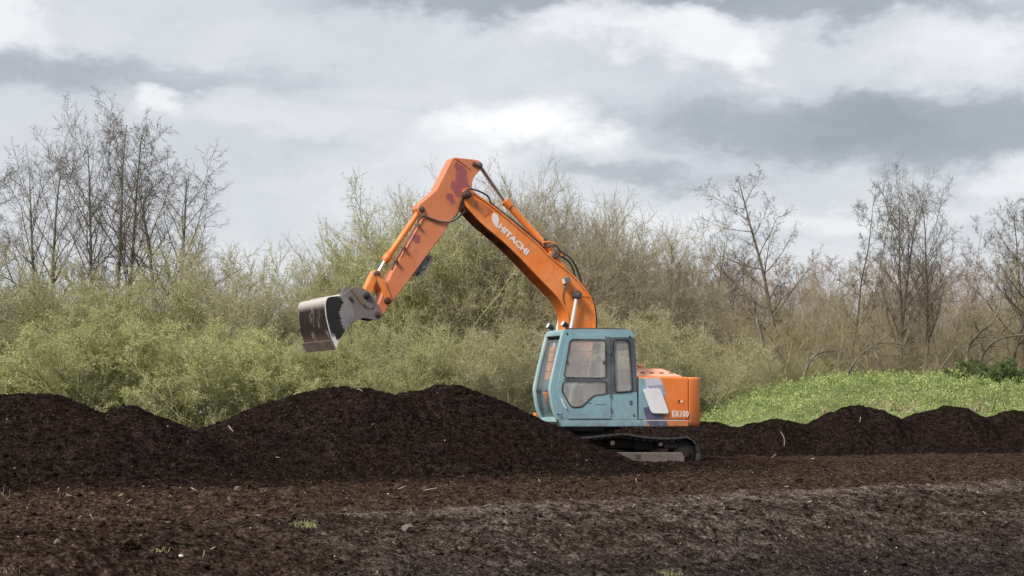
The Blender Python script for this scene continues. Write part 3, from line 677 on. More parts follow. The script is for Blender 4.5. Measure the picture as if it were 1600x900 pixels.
cab = MB().prism(side_out, WN - .045, WN, [grow(up, .02), grow(lo_, .02), grow(re, .012)])
# far side with its own two openings
fup = round_poly(PP([(860, 535), (954, 533), (957, 594), (848.5, 594)], WF + .02), .07); flo = round_poly(PP([(846.5, 611), (925, 611), (925, 640), (857, 645)], WF + .02), .06)
cab.prism(side_out, WF, WF + .04, [fup, flo])
r1 = offset_poly(PP([(880, 520)] + roof_px, WN), .045, False); r2 = PP([(880, 520)] + roof_px, WN)
if Vector(r1[2]).y > Vector(r2[2]).y: r1 = offset_poly(r2, -.045, False)
cab.prism(r2 + r1[::-1], WF + .002, WN - .002)
cr_, cf_ = PL(993, 560, WN), PL(872, 652, WN)
cab.box(((cr_[0] + cf_[0]) / 2 - .02, (WN + WF) / 2, PL(950, 653, WN)[1]), (cf_[0] - cr_[0] - .1, WN - WF - .1, .06))
rz0, rz1 = PL(995, 650, WN), PL(992, 530, WN)
for a_, b_ in ((.0, .42), (.86, 1.0)):               # rear wall below and above the back window
    cab.box((rz0[0] + .03 + (rz1[0] - rz0[0]) * (a_ + b_) / 2, (WN + WF) / 2, rz0[1] + (rz1[1] - rz0[1]) * (a_ + b_) / 2), (.04, WN - WF - .09, (rz1[1] - rz0[1]) * (b_ - a_)))
cabo = cab.build('cab', M['teal'], ex, bevel=.012)
ff = MB(); FI = offset_poly(FR, .06, False); FO = offset_poly(FR, -.06, False)
FI = FI if FI[5][0] < FR[5][0] else FO               # the inner side lies towards the rear
FX = offset_poly(FR, -.018, False); FX = FX if FX[5][0] > FR[5][0] else offset_poly(FR, .018, False)
for w0, w1 in ((WN - .075, WN - .006), (WF + .003, WF + .075)): ff.prism(FX + FI[::-1], w0, w1)
def cross(i, d=.07, t=.05): p = FR[i]; return ff.box((p[0] - .02, (WN + WF) / 2, p[1]), (t, WN - WF - .14, d))
p = FR[0]; ff.box((p[0] - .01, (WN + WF) / 2, p[1] - .01), (.07, WN - WF - .14, .09)); cross(-1, .09, .08)
fo = ff.build('front_frame', paint('worn_frame_paint', (.22, .38, .41), (.6, .6, .58), amt=.25, fade=(.38, .48, .48)), ex, bevel=.018)
GI = offset_poly(FR, .03, False); GI = GI if GI[5][0] < FR[5][0] else offset_poly(FR, -.03, False)
GJ = offset_poly(FR, .036, False); GJ = GJ if GJ[5][0] < FR[5][0] else offset_poly(FR, -.036, False)
k1 = 11
for a_, b_ in ((1, k1), (k1 + 1, len(FR) - 1)): MB().prism(GI[a_:b_] + GJ[a_:b_][::-1], WF + .076, WN - .076).build('front_pane', M['clearglass'], fo)
sl = MB()
for w0, w1 in ((WN - .09, WN - .0755), (WF + .0755, WF + .09)): sl.prism(GI + FI[::-1], w0, w1)
sl.build('seal', M['black'], fo)
# dark pillar band behind the windows
band = PP([(947.5, 527), (990.5, 527), (993, 555), (995.3, 612), (953.5, 616.5), (947.5, 617)], WN)
MB().prism([p for p in band], WN - .002, WN + .003, [grow(re, .012)]).build('pillar_band', M['slate'], cabo)
band2 = PP([(880.5, 589), (953, 590), (953, 597), (880, 597)], WN)
# door
dout = PP([(887.5, 523.5), (951.6, 523.5), (953.3, 590), (954.3, 654.3), (886.5, 654.3), (878, 640), (871, 622), (869.8, 606.6), (876, 575)], WN)
door = MB().prism(round_poly(dout, .03, 2), WN + .003, WN + .014, [up, lo_]).build('door', M['teal'], ex, bevel=.004)
dband = PP([(945, 526), (951.4, 526), (953.1, 590), (953.6, 616), (947.3, 616.5), (946, 608)], WN + .014)
MB().prism(dband, WN + .0142, WN + .017).build('pillar_band', M['slate'], door)
MB().prism(PP([(881.5, 591.0), (946, 591.9), (946, 594.9), (881.3, 594.6)], WN + .014), WN + .0142, WN + .0165).build('pillar_band', M['slate'], door)
for h in (up, lo_):
    MB().prism(grow(h, .013), WN + .0145, WN + .024, [grow(h, -.008)]).build('seal', M['black'], door)
    MB().prism(grow(h, -.004), WN + .002, WN + .008).build('pane', M['glass'], door)
MB().prism(grow(re, .013), WN + .0035, WN + .018, [grow(re, -.008)]).build('seal', M['black'], cabo)
MB().prism(grow(re, .01), WN - .02, WN - .014).build('side_pane', M['glass'], cabo)
for h in (fup, flo):
    MB().prism(grow(h, .012), WF - .008, WF, [grow(h, -.01)]).build('seal', M['black'], cabo)
    MB().prism(grow(h, .004), WF + .012, WF + .018).build('side_pane', M['farglass'], cabo)
gd = MB()
for y in (550, 565.5, 581): gd.tube([P3(838, y, WF - .03), P3(955, y - 1, WF - .03)], .008, 6)
for x in (868, 892): gd.tube([P3(x, 534, WF - .03), P3(x - 6, 596, WF - .03)], .006, 6)
gd.build('window_guard', M['black'], cabo)
MB().tube([P3(912, 532, WN - .05), P3(912, 590, WN - .05)], .006, 5).build('sliding_rail', M['greysteel'], door)
for x, y in ((887, 566.5), (943.5, 566.5)): MB().box(P3(x, y, WN + .015), (.03, .02, .06)).build('latch', M['black'], door, bevel=.004)
MB().tube([P3(*q, WN + .05) for q in ((877, 623), (879.5, 629), (882, 634), (884.5, 638))], .012, 8).build('handle', M['whiteplate'], door)
MB().tube([P3(869.5, 643.5, WN + .0), P3(870.5, 645.5, WN + .045), P3(875, 647, WN + .045), P3(877, 646.4, WN)], .011, 8).build('grab_rail', M['teal'], ex)
# small print on the door, hinges, lock plate
MB().box(P3(922, 630, WN + .0155), (.05, .003, .022)).box(P3(938, 632, WN + .0155), (.21, .003, .012)).build('small_print', M['slate'], door)
for x, y in ((953.2, 551), (954, 618), (954.6, 640)): MB().lathe(P3(x, y + 3, WN + .018), P3(x, y - 3, WN + .018), [(0, .014), (1, .014)], 8).build('hinge', M['slate'], door)
MB().prism(round_poly(PP([(983.5, 626), (988.3, 626), (988.3, 632), (986, 634), (983.5, 632)], WN), .012), WN - .001, WN + .005).build('lock_plate', M['slate'], cabo)
for x, y in ((990.3, 648.5), (984, 526), (886, 521.5)): MB().lathe(P3(x, y, WN - .002), P3(x, y, WN + .012), [(0, .022), (1, .018)], 10).build('rubber_plug', M['black'], cabo)
for x0, y0, x1, y1 in ((954.8, 524, 956.5, 654),): pass
MB().tube([P3(996.6, 589, WN - .01), P3(997, 654, WN - .01)], .012, 6).build('gap_seal', M['black'], ex)
rl = MB().tube([P3(884, 513.6, .9), P3(935, 513, .9), P3(976, 513.8, .9)], .012, 6); rl.build('roof_rail', M['black'], cabo)
for (x, y), w in (((861.5, 513), .55), ((884.5, 509.5), 1.1)):
    lp = Vector(P3(x, y, w)); lm = Matrix.Rotation(R(25), 3, 'Y')
    cl = auto_smooth(MB().lathe(lp + Vector((-.05, 0, -.01)), lp + Vector((.07, 0, .05)), [(0, .02), (.2, .045), (1, .055)], 12).build('cab_lamp', M['black'], cabo))
    MB().lathe(lp + Vector((.07, 0, .05)), lp + Vector((.078, 0, .054)), [(0, .05), (1, .045)], 12).build('lens', M['lampglass'], cl)
    MB().tube([lp + Vector((-.01, 0, -.01)), lp + Vector((-.03, 0, -.10))], .014, 6).build('bracket', M['black'], cl)
# inside: seat, consoles, levers, monitor
def U(px, w=.85): return PL(px, 600, w)[0]
zf = PL(950, 650, WN)[1]; us = U(930)
st = MB().box((us, .84, zf + .46), (.46, .46, .12)).box((us, .84, zf + .2), (.3, .3, .36))
se = st.build('seat', M['seat'], ex, bevel=.04)
MB().box((us - .24, .84, zf + .78), (.13, .44, .6), Matrix.Rotation(R(-12), 3, 'Y')).build('backrest', M['seat'], se, bevel=.05)
for w in (.56, 1.1):
    co_ = MB().box((us + .1, w, zf + .42), (.55, .13, .36)).build('console', M['dark_in'], ex, bevel=.03)
    MB().tube([(us + .3, w, zf + .6), (us + .32, w, zf + .72)], .012, 6).lathe((us + .32, w, zf + .70), (us + .33, w, zf + .82), [(0, .02), (.5, .03), (1, .022)], 10).build('joystick', M['black'], co_)
pd = MB()
for w in (.76, .92): pd.tube([(us + .62, w, zf + .02), (us + .66, w, zf + .45), (us + .62, w, zf + .62)], .012, 6).box((us + .66, w, zf + .06), (.22, .1, .03))
pd.build('travel_levers', M['black'], ex)
MB().box((us + .55, .60, zf + .42), (.16, .18, .34)).build('monitor', M['dark_in'], ex, bevel=.03)

# --- upper body: engine side panels, hood, counterweight, deck
u0, z1 = PL(997.5, 588.5, WN); u1 = PL(1076.5, 600, WN)[0]; z0 = PL(1000, 656, WN)[1]; zb = PL(1000, 667, WN)[1]
eb = MB().box(((u0 + u1) / 2, 0, (z0 + z1) / 2), (u0 - u1, 2 * WN, z1 - z0)).build('engine_housing', M['orange_panel'], ex, bevel=.03)
uf = PL(874, 660, WN)[0]
sk = MB().prism([(uf + .02, z0 - .004), (uf - .06, zb), (u0 - .2, zb - .0), (u0 - .2, z0 - .004)], -WN + .02, WN + .004); sk.build('deck_skirt', M['teal'], ex, bevel=.02)
MB().box(((u0 - .198 + u1) / 2, 0, (z0 - .004 + zb) / 2), (u0 - .2 - u1, 2 * WN + .004, z0 - .006 - zb)).build('rear_skirt', M['orange_panel'], ex, bevel=.018)
MB().box((uf - .45, 0, zb - .03), (1.4, 1.6, .1)).build('deck_frame', M['slate'], ex, bevel=.02)
# boom-side tank and tool box on the far side
MB().box((-.42, -.8, (z0 + z1) / 2 - .1), (.9, .8, z1 - z0 - .2)).build('tank_housing', M['orange_panel'], ex, bevel=.04)
# print on the near side: thin films a few millimetres proud
def film(pts, lay, mat, name='stripe', par=eb, w=WN, rp=0):
    q = PP(pts, w); q = round_poly(q, rp) if rp else q
    return MB().prism(q, w + .0005, w + .0015 * lay + .001).build(name, mat, par)
film([(997.8, 590.8), (1004.6, 590.8), (1008, 597), (1012, 608), (1014, 636), (1006, 637), (1006.5, 642), (1010.5, 655.3), (997.8, 655.3)], 1, M['teal'], 'teal_field')
film([(1004.6, 590.8), (1031, 590.8), (1034, 596), (1041.5, 616.5), (1036, 619), (1014, 619), (1011, 608), (1008, 597)], 1.3, M['lilac'])
film([(1011, 603), (1036, 601), (1041.6, 617), (1034, 619), (1018, 612)], 2, paint('lilac_shade', (.27, .27, .42), (.6, .6, .7), amt=.7), 'stripe')
film([(1005.4, 637), (1016, 635), (1026, 646), (1039.5, 648.5), (1037.6, 655.3), (1010.5, 655.3), (1007, 646)], 2, M['purple'])
film([(1012, 657.8), (1041.4, 657.8), (1043.3, 666.3), (1014.5, 666.3)], 2, M['worn_print'], w=WN + .002)
film([(1012, 657.8), (1027, 657.8), (1029, 666.3), (1014.5, 666.3)], 3, M['purple'], w=WN + .002)
pl = round_poly(PP([(1004.2, 607.8), (1031.8, 606.8), (1045.8, 646.2), (1018.2, 645.8)], WN + .04), .06)
MB().prism(pl, WN + .03, WN + .045).build('cover_plate', M['whiteplate'], eb, bevel=.005)
MB().box(P3(1025, 627, WN + .015), (.12, .03, .1)).build('plate_bracket', M['slate'], eb)
lettering('EX100', (1050.6, 651.2), (1076.0, 651.6), (0, -9.6), WN + .003, M['white'], eb, .03, spacing=1.12)
lc = film([(1058.5, 622.5), (1069.5, 622.5), (1069.5, 631), (1058.5, 631)], 2.5, M['orange'], 'latch_recess', rp=.01)
MB().box(P3(1060.7, 627, WN + .006), (.03, .008, .05)).build('latch', M['black'], lc); MB().box(P3(1065.3, 627.5, WN + .006), (.035, .012, .035)).build('latch', M['whiteplate'], lc, bevel=.004)
MB().box(P3(1038, 656.7, WN + .002), (.9, .006, .012)).build('trim', M['whiteplate'], eb)
# hood with sloping sides
hb = [(u0 + .0, 1.02), (u1 + .03, 1.02), (u1 + .03, -1.0), (u0 + .0, -1.0)]; zt = z1 + .165
hr = PL(1035.8, 575, .85)[0]
ht = [(u0 + .0, .80), (hr, .80), (hr, -.8), (u0 + .0, -.8)]
V = [(a, b_, z1 - .002) for a, b_ in hb] + [(a, b_, z1 + .02) for a, b_ in hb] + [(a, b_, zt) for a, b_ in ht]
Fh = [(3, 2, 1, 0)] + [(i + j, (i + 1) % 4 + j, (i + 1) % 4 + j + 4, i + j + 4) for j in (0, 4) for i in range(4)] + [(8, 9, 10, 11)]
hd = mesh('hood', V, [tuple(reversed(f)) for f in Fh], M['orange_hood'], ex, bevel=.02)
bm = bmesh.new(); bm.from_mesh(hd.data); bmesh.ops.recalc_face_normals(bm, faces=bm.faces); bm.to_mesh(hd.data); bm.free()
sn = Vector((0, zt - z1 - .02, .22)).normalized()
for x in (1004, 1018, 1033.5, 1048):
    uu = PL(x, 583, .93)[0]; t = .40; c_ = Vector((uu, 1.02 - .22 * t, z1 + .02 + (zt - z1 - .02) * t)) + sn * .004
    if uu < hr + .06: t = .3
    mm = Matrix.Rotation(math.atan2(zt - z1 - .02, .22) , 3, 'X').inverted()
    MB().box(c_, (.09, .035, .008), mm).build('vent_slot', M['rust'], hd)
auto_smooth(MB().lathe(P3(1000.5, 576, .5), P3(1000.5, 570, .5), [(0, .055), (.5, .055), (.55, .085), (.9, .09), (1, .06)], 16).build('filler_cap', M['orange_hood'], ex))
# counterweight: arc behind the panels
RC = 2.13; plan = [(u1 - .006, WN - .012)]
for k in range(13):
    an = R(36) * (1 - k / 6); plan.append((-RC * math.cos(an) + .0, RC * math.sin(an)))
plan = [plan[0]] + [p for p in plan[1:] if abs(p[1]) < WN - .03] + [(u1 - .006, -WN + .012)]
plan.insert(1, (u1 - .19, WN - .035)); plan.insert(-1, (u1 - .19, -WN + .035))
n_ = len(plan); cwz = [(zb + .0, .94), (zb + .03, .985), (zb + .1, 1.0), (z1 - .06, 1.0), (z1 - .02, .985), (z1 + .0, .95)]
V = [((a - u1) * k + u1, b_ * (1 - (1 - k) * .4), zz_) for zz_, k in cwz for a, b_ in plan]
Fc = [(j * n_ + i, j * n_ + (i + 1) % n_, (j + 1) * n_ + (i + 1) % n_, (j + 1) * n_ + i) for j in range(len(cwz) - 1) for i in range(n_)] + [tuple(range(n_))[::-1], tuple(range((len(cwz) - 1) * n_, len(cwz) * n_))]
cw = mesh('counterweight', V, Fc, M['orange_panel'], ex, bevel=.045)
bm = bmesh.new(); bm.from_mesh(cw.data); bmesh.ops.recalc_face_normals(bm, faces=bm.faces); bm.to_mesh(cw.data); bm.free(); auto_smooth(cw, 40)
# turntable
auto_smooth(MB().lathe((0, 0, zb + .02), (0, 0, zb - .22), [(0, .62), (.3, .62), (.3, .5), (1, .5)], 32).build('slewing_ring', M['black'], ex))
# front bracket and lamp low on the far side
MB().box(P3(837.5, 651, .2), (.09, .1, .15)).build('front_bracket', M['orange'], ex, bevel=.02)

# --- undercarriage
TW0, TW1 = .74, 1.22
tpx = [(867, 712), (872, 697), (884, 687.5), (900, 685.5), (930, 682.8), (952.5, 680), (966, 678.9), (978.7, 679), (992, 681), (1005, 683), (1018, 684.2), (1031, 685), (1051, 685), (1064, 684), (1073, 683.5), (1080, 686.5), (1087, 693), (1092, 703), (1093.5, 712), (1092, 722), (1086, 729), (1074, 732), (1000, 733), (900, 733), (874, 728), (867, 712)]
loop = [Vector(p) for p in smooth_line(PP(tpx, TW1), 8)]
cum = [0]
for a_, b_ in zip(loop, loop[1:]): cum.append(cum[-1] + (b_ - a_).length)
ns = int(round(cum[-1] / .150))
def along(s):
    s %= cum[-1]; i = int(np.searchsorted(cum, s, side='right')) - 1; i = min(i, len(loop) - 2)
    t = (s - cum[i]) / max(cum[i + 1] - cum[i], 1e-9); return loop[i].lerp(loop[i + 1], t), (loop[i + 1] - loop[i]).normalized()
shoe_mb = MB().box((0, 0, -.008), (.142, TW1 - TW0, .016))
for dx in (-.045, .0, .045): shoe_mb.box((dx, 0, .011), (.014, TW1 - TW0 - .004, .022))
shoe_mb.box((0, 0, -.04), (.11, .16, .05))
for s in (1, -1):
    fr_top = PL(1000, 707, TW1)[1]; ftp = PP([(884, 707), (1072, 707), (1072, 725.5), (1066, 727), (884, 727)], TW1)
    w0, w1 = (.86, 1.17) if s > 0 else (-1.17, -.86)
    tf = MB().prism(ftp, w0, w1).build('track_frame', M['trackframe'], ex, bevel=.02)
    if s > 0:
        MB().prism(PP([(993.5, 709.5), (1000.5, 709.5), (1000.5, 717), (993.5, 717)], 1.17), 1.165, 1.176).build('frame_opening', M['black'], tf)
        MB().prism(PP([(1002, 724), (1037, 724), (1041, 716.5), (1043, 716.5), (1040, 728), (1002, 727.5)], 1.17), 1.17, 1.19).build('guard_rail', M['trackframe'], tf, bevel=.004)
    def wheel(x, y, r, nm, hub=.4, n=22):
        u, z = PL(x, y, TW1); wa, wb = s * (TW0 + .1), s * (TW1 - .08); md = s * (TW0 + TW1) / 2
        o_ = MB().lathe((u, wa, z), (u, wb, z), [(0, r * .5), (.08, r * .92), (.3, r), (.38, r * .85), (.62, r * .85), (.7, r), (.92, r * .92), (1, r * .5)], n).build(nm, M['peaty_shaded'], ex); auto_smooth(o_)
        MB().lathe((u, wb, z), (u, wb + s * .03, z), [(0, r * hub), (.8, r * hub), (1, r * hub * .7)], 14).build('hub', M['peaty_shaded' if r > .1 else 'trackframe'], o_); return o_
    wheel(1073, 707.5, .235, 'idler_wheel'); wheel(888, 708, .235, 'sprocket')
    for x in (912, 942, 972, 1002, 1032, 1052): wheel(x, 728, .07, 'track_roller')
    wheel(959.7, 692.5, .055, 'carrier_roller', .8); wheel(1035, 694, .055, 'carrier_roller', .8)
    MB().box((PL(1052, 695, TW1)[0], s * 1.0, PL(1052, 696, TW1)[1]), (.3, .3, .13)).build('tension_cover', M['peaty_shaded'], ex, bevel=.03)
    for k in range(ns):
        p_, d_ = along(cum[-1] * k / ns)
        if k == 0 and s == 1: sh0 = shoe_mb.build('track_shoe', M['tracksteel'], ex, bevel=0); sh = sh0
        else: sh = sh0.copy(); COL.objects.link(sh)
        sh.location = (p_.x, s * (TW0 + TW1) / 2, p_.y); sh.rotation_euler = (0, math.atan2(-d_.y, d_.x) + math.pi, 0)
cf = MB().box((0, 0, .42), (1.1, 1.8, .22)).box((.75, 0, .36), (.5, 1.9, .18)).box((-.75, 0, .36), (.5, 1.9, .18)); cf.build('carbody', M['peaty_shaded'], ex, bevel=.03)

# ================================================================ the driver
def skin(name, joints, edges, mat, parent=None, sub=2):
    me = bpy.data.meshes.new(name); me.from_pydata([j[:3] for j in joints], edges, []); me.update(); me.materials.append(mat)
    o = link(name, me, parent); sk_ = o.modifiers.new('skin', 'SKIN'); sk_.use_smooth_shade = True
    lay = me.skin_vertices[0].data
    for i, j in enumerate(joints): lay[i].radius = (j[3], j[4] if len(j) > 4 else j[3]); lay[i].use_root = False
    lay[0].use_root = True; sm = o.modifiers.new('sub', 'SUBSURF'); sm.levels = sub; sm.render_levels = sub; return o
ps = empty('person', O, math.pi + A, label='driver with dark hair and grey-brown jacket sitting behind the milky cab window', cat='person')
zs = zf + .56; uh = us - .08
J = [(uh, .84, zs, .15, .13), (uh - .04, .84, zs + .2, .135, .12), (uh - .02, .84, zs + .40, .15, .12), (uh + .0, .84, zs + .50, .07), (uh + .02, .84, zs + .58, .055)]
E = [(0, 1), (1, 2), (2, 3), (3, 4)]
for s in (1, -1):
    b0 = len(J)
    J += [(uh - .01, .84 + s * .18, zs + .44, .065), (uh + .05, .84 + s * .235, zs + .17, .05), (uh + .28, .84 + s * .25, zs + .12, .036), (uh + .33, .84 + s * .25, zs + .13, .028, .02)]
    E += [(2, b0), (b0, b0 + 1), (b0 + 1, b0 + 2), (b0 + 2, b0 + 3)]
    k0 = len(J)
    J += [(uh + .05, .84 + s * .09, zs - .02, .1), (uh + .45, .84 + s * .12, zs + .04, .075), (uh + .55, .84 + s * .12, zs - .38, .05), (uh + .66, .84 + s * .12, zs - .45, .045, .035)]
    E += [(0, k0), (k0, k0 + 1), (k0 + 1, k0 + 2), (k0 + 2, k0 + 3)]
body = skin('body', J, E, M['jacket'], ps)
HZ = zs + .70; hx = uh + .05
head = skin('head', [(hx - .005, .84, HZ - .12, .05), (hx + .005, .84, HZ - .04, .075, .07), (hx, .84, HZ + .04, .085, .078), (hx - .005, .84, HZ + .08, .06), (hx + .06, .84, HZ - .055, .035), (hx + .088, .84, HZ - .005, .014), (hx + .075, .84, HZ + .03, .02)],
    [(0, 1), (1, 2), (2, 3), (1, 4), (1, 5), (2, 6)], M['skin'], ps)
for s in (1, -1):
    MB().lathe((hx - .01, .84 + s * .07, HZ - .01), (hx - .01, .84 + s * .09, HZ - .005), [(0, .025), (.6, .032), (1, .02)], 10).build('ear', M['skin'], head, True)
    MB().lathe((hx + .075, .84 + s * .03, HZ + .01), (hx + .087, .84 + s * .032, HZ + .01), [(0, .012), (1, .007)], 8).build('eye', M['hair'], head, True)
    # fingers closed round the joystick
    for q_ in range(4):
        fz = zs + .155 - q_ * .02; r_ = .009
        MB().tube(smooth_line([(uh + .33, .84 + s * .262, fz), (uh + .385, .84 + s * .265, fz), (uh + .40, .84 + s * .24, fz - .002), (uh + .37, .84 + s * .222, fz - .004)], 2), [r_ * 1.1] * 3 + [r_] * 3 + [r_ * .8], 6).build('finger', M['skin'], ps, True)
    MB().tube([(uh + .33, .84 + s * .235, zs + .16), (uh + .365, .84 + s * .225, zs + .18), (uh + .385, .84 + s * .235, zs + .19)], [.012, .011, .008], 6).build('thumb', M['skin'], ps, True)
hair = skin('hair', [(hx - .03, .84, HZ + .0, .07), (hx - .025, .84, HZ + .06, .088, .08), (hx + .03, .84, HZ + .085, .06)], [(0, 1), (1, 2)], M['hair'], ps)

# ================================================================ trees
class Tree:
    def __init__(s, seed): s.r = np.random.RandomState(seed); s.V = []; s.Q = []; s.MI = []; s.nv = 0; s.tips = []
    def grow(s, P, D, Ln, Ra, K, wig, trop, tip=.35, sag=0.):
        """polylines for n branches: returns points (n,K+1,3), radii (n,K+1)"""
        n = len(P); pts = np.zeros((n, K + 1, 3)); pts[:, 0] = P; rad = np.linspace(1, tip, K + 1)[None] * Ra[:, None]
        D = D.copy(); drift = s.r.normal(0, 1, (n, 3)) * wig * .45
        for k in range(K):
            D += s.r.normal(0, 1, (n, 3)) * wig + drift; D[:, 2] += trop - sag * k
            D /= np.linalg.norm(D, axis=1)[:, None]; pts[:, k + 1] = pts[:, k] + D * (Ln / K)[:, None]
        return pts, rad
    def tubes(s, pts, rad, sides, mi):
        n, K1, _ = pts.shape; T = np.gradient(pts, axis=1); T /= np.linalg.norm(T, axis=2)[..., None] + 1e-9
        ref = s.r.normal(0, 1, (n, 1, 3)); a = np.cross(T, ref); a /= np.linalg.norm(a, axis=2)[..., None] + 1e-9; b = np.cross(T, a)
        an = np.arange(sides) * 2 * np.pi / sides
        v = pts[:, :, None] + (a[:, :, None] * np.cos(an)[None, None, :, None] + b[:, :, None] * np.sin(an)[None, None, :, None]) * rad[:, :, None, None]
        i = np.arange(n * K1 * sides).reshape(n, K1, sides) + s.nv
        q = np.stack([i[:, :-1], np.roll(i[:, :-1], -1, 2), np.roll(i[:, 1:], -1, 2), i[:, 1:]], -1).reshape(-1, 4)
        s.V.append(v.reshape(-1, 3)); s.Q.append(q); s.MI.append(np.full(len(q), mi)); s.nv += n * K1 * sides
    def kids(s, pts, rad, m, t0, t1, ang, ajit, lr, ljit, rr, shape=0., Lp=None, out=0.):
        n, K1, _ = pts.shape; K = K1 - 1; t = t0 + (t1 - t0) * (np.arange(m)[None] + s.r.rand(n, m)) / m
        f = t * K; i = np.clip(f.astype(int), 0, K - 1); fr = (f - i)[..., None]; r = np.arange(n)[:, None]
        P = pts[r, i] * (1 - fr) + pts[r, i + 1] * fr; D = pts[r, i + 1] - pts[r, i]; D /= np.linalg.norm(D, axis=2)[..., None]
        Rr = (rad[r, i] * (1 - fr[..., 0]) + rad[r, i + 1] * fr[..., 0]) * rr
        ph = s.r.rand(n, 1) * 6.28 + np.arange(m)[None] * 2.4 + s.r.normal(0, .5, (n, m))
        ref = np.where(np.abs(D[..., 2:3]) < .9, np.array([0, 0, 1.]), np.array([1., 0, 0])); a = np.cross(D, ref); a /= np.linalg.norm(a, axis=2)[..., None]; b = np.cross(D, a)
        A_ = R(ang) + s.r.normal(0, R(ajit), (n, m)); side = a * np.cos(ph)[..., None] + b * np.sin(ph)[..., None]
        Dn = D * np.cos(A_)[..., None] + side * np.sin(A_)[..., None]
        Lk = (Lp[:, None] if Lp is not None else 1) * lr * (1 - shape * t) * (1 + s.r.uniform(-ljit, ljit, (n, m)))
        return P.reshape(-1, 3), Dn.reshape(-1, 3), Lk.reshape(-1), Rr.reshape(-1)
    def leaves(s, P, size, asp, mi, up=.3):
        """small pointed diamond leaves at P"""
        n = len(P); d = s.r.normal(0, 1, (n, 3)); d[:, 2] += up; d /= np.linalg.norm(d, axis=1)[:, None]; e_ = np.cross(d, s.r.normal(0, 1, (n, 3))); e_ /= np.linalg.norm(e_, axis=1)[:, None]
        sz = (size * (.6 + .8 * s.r.rand(n)))[:, None]; bend = np.cross(d, e_) * sz * .12
        v = np.stack([P, P + d * sz * .5 + e_ * sz * asp * .5 + bend, P + d * sz, P + d * sz * .5 - e_ * sz * asp * .5 + bend], 1)
        i = np.arange(n * 4).reshape(n, 4) + s.nv; s.V.append(v.reshape(-1, 3)); s.Q.append(i); s.MI.append(np.full(n, mi)); s.nv += n * 4
    def along(s, pts, m, jit, t0=.1):
        n, K1, _ = pts.shape; f = (t0 + (1 - t0) * s.r.rand(n, m)) * (K1 - 1); i = np.clip(f.astype(int), 0, K1 - 2); fr = (f - i)[..., None]; r = np.arange(n)[:, None]
        return ((pts[r, i] * (1 - fr) + pts[r, i + 1] * fr) + s.r.normal(0, jit, (n, m, 3))).reshape(-1, 3)
    def flush(s, name, mats):
        me = fast_mesh(name, np.concatenate(s.V), np.concatenate(s.Q), mats=mats, mi=np.concatenate(s.MI)); V = np.concatenate(s.V)
        s.V = []; s.Q = []; s.MI = []; s.nv = 0; return me, V
up1 = np.array([[0, 0, 1.]])
def proto(trunk, crown): return {'trunk': trunk[0], 'crown': crown[0], 'h': max(trunk[1][:, 2].max(), crown[1][:, 2].max()), 'w': max(np.abs(crown[1][:, 0]).max(), np.abs(crown[1][:, 1]).max()),
                                 'hx': float(crown[1][:, 2].max()) * .985}
def alder(seed, stems=1, leanx=0., Ht=13., lean=.05, limbs=20, t0=.38, spread=52, llen=.30, r0=.15, cones=1, bark='bark', twig='bark', flat=0.0, bend=.045, twm=5):
    t = Tree(seed); P = np.zeros((stems, 3)); P[:, :2] = t.r.normal(0, .22 if stems > 1 else 0, (stems, 2))
    D = np.repeat(up1, stems, 0) + np.c_[t.r.normal(0, lean + (.09 if stems > 1 else 0), (stems, 2)), np.zeros(stems)] + np.array([[leanx, 0, 0]])
    L0 = Ht * t.r.uniform(.82 if stems > 1 else 1, 1., stems)
    p0, ra0 = t.grow(P, D, L0, np.full(stems, r0 / (stems ** .35)), 16, bend, .03, .12); t.tubes(p0, ra0, 7, 0)
    p1, d1, l1, r1 = t.kids(p0, ra0, max(6, int(limbs / stems ** .5)), t0, .96, spread, 9, llen, .22, .46, .48, L0)
    p1, ra1 = t.grow(p1, d1, l1, r1, 9, .06, .05, .22); t.tubes(p1, ra1, 5, 0); l1p = l1
    tr = t.flush('trunk', [M[bark]])
    P2, d2, l2, r2 = t.kids(p1, ra1, 7, .18, .97, 44, 12, .42, .3, .6, .35, l1p)
    p2, ra2 = t.grow(P2, d2, l2, np.maximum(r2, .009), 6, .10, .05, .35); t.tubes(p2, ra2, 4, 0)
    P3_, d3, l3, r3 = t.kids(p2, ra2, 5, .15, 1., 42, 14, .48, .35, .6, .3, l2)
    p3, ra3 = t.grow(P3_, d3, l3, np.maximum(r3, .006), 4, .16, .05, .5); t.tubes(p3, ra3, 3, 0)
    P4, d4, l4, r4 = t.kids(p3, ra3, twm, .1, 1., 40, 14, .5, .4, .7, .2, l3)
    p4, ra4 = t.grow(P4, d4, np.maximum(l4, .12), np.maximum(r4, .0045), 2, .18, .04, .5); t.tubes(p4, ra4, 3, 0)
    if cones:
        pc = t.along(p4[::2], cones, .03, .5); t.leaves(pc, .04, .7, 1, -.3)
    return proto(tr, t.flush('crown', [M[twig], M['cone']]))
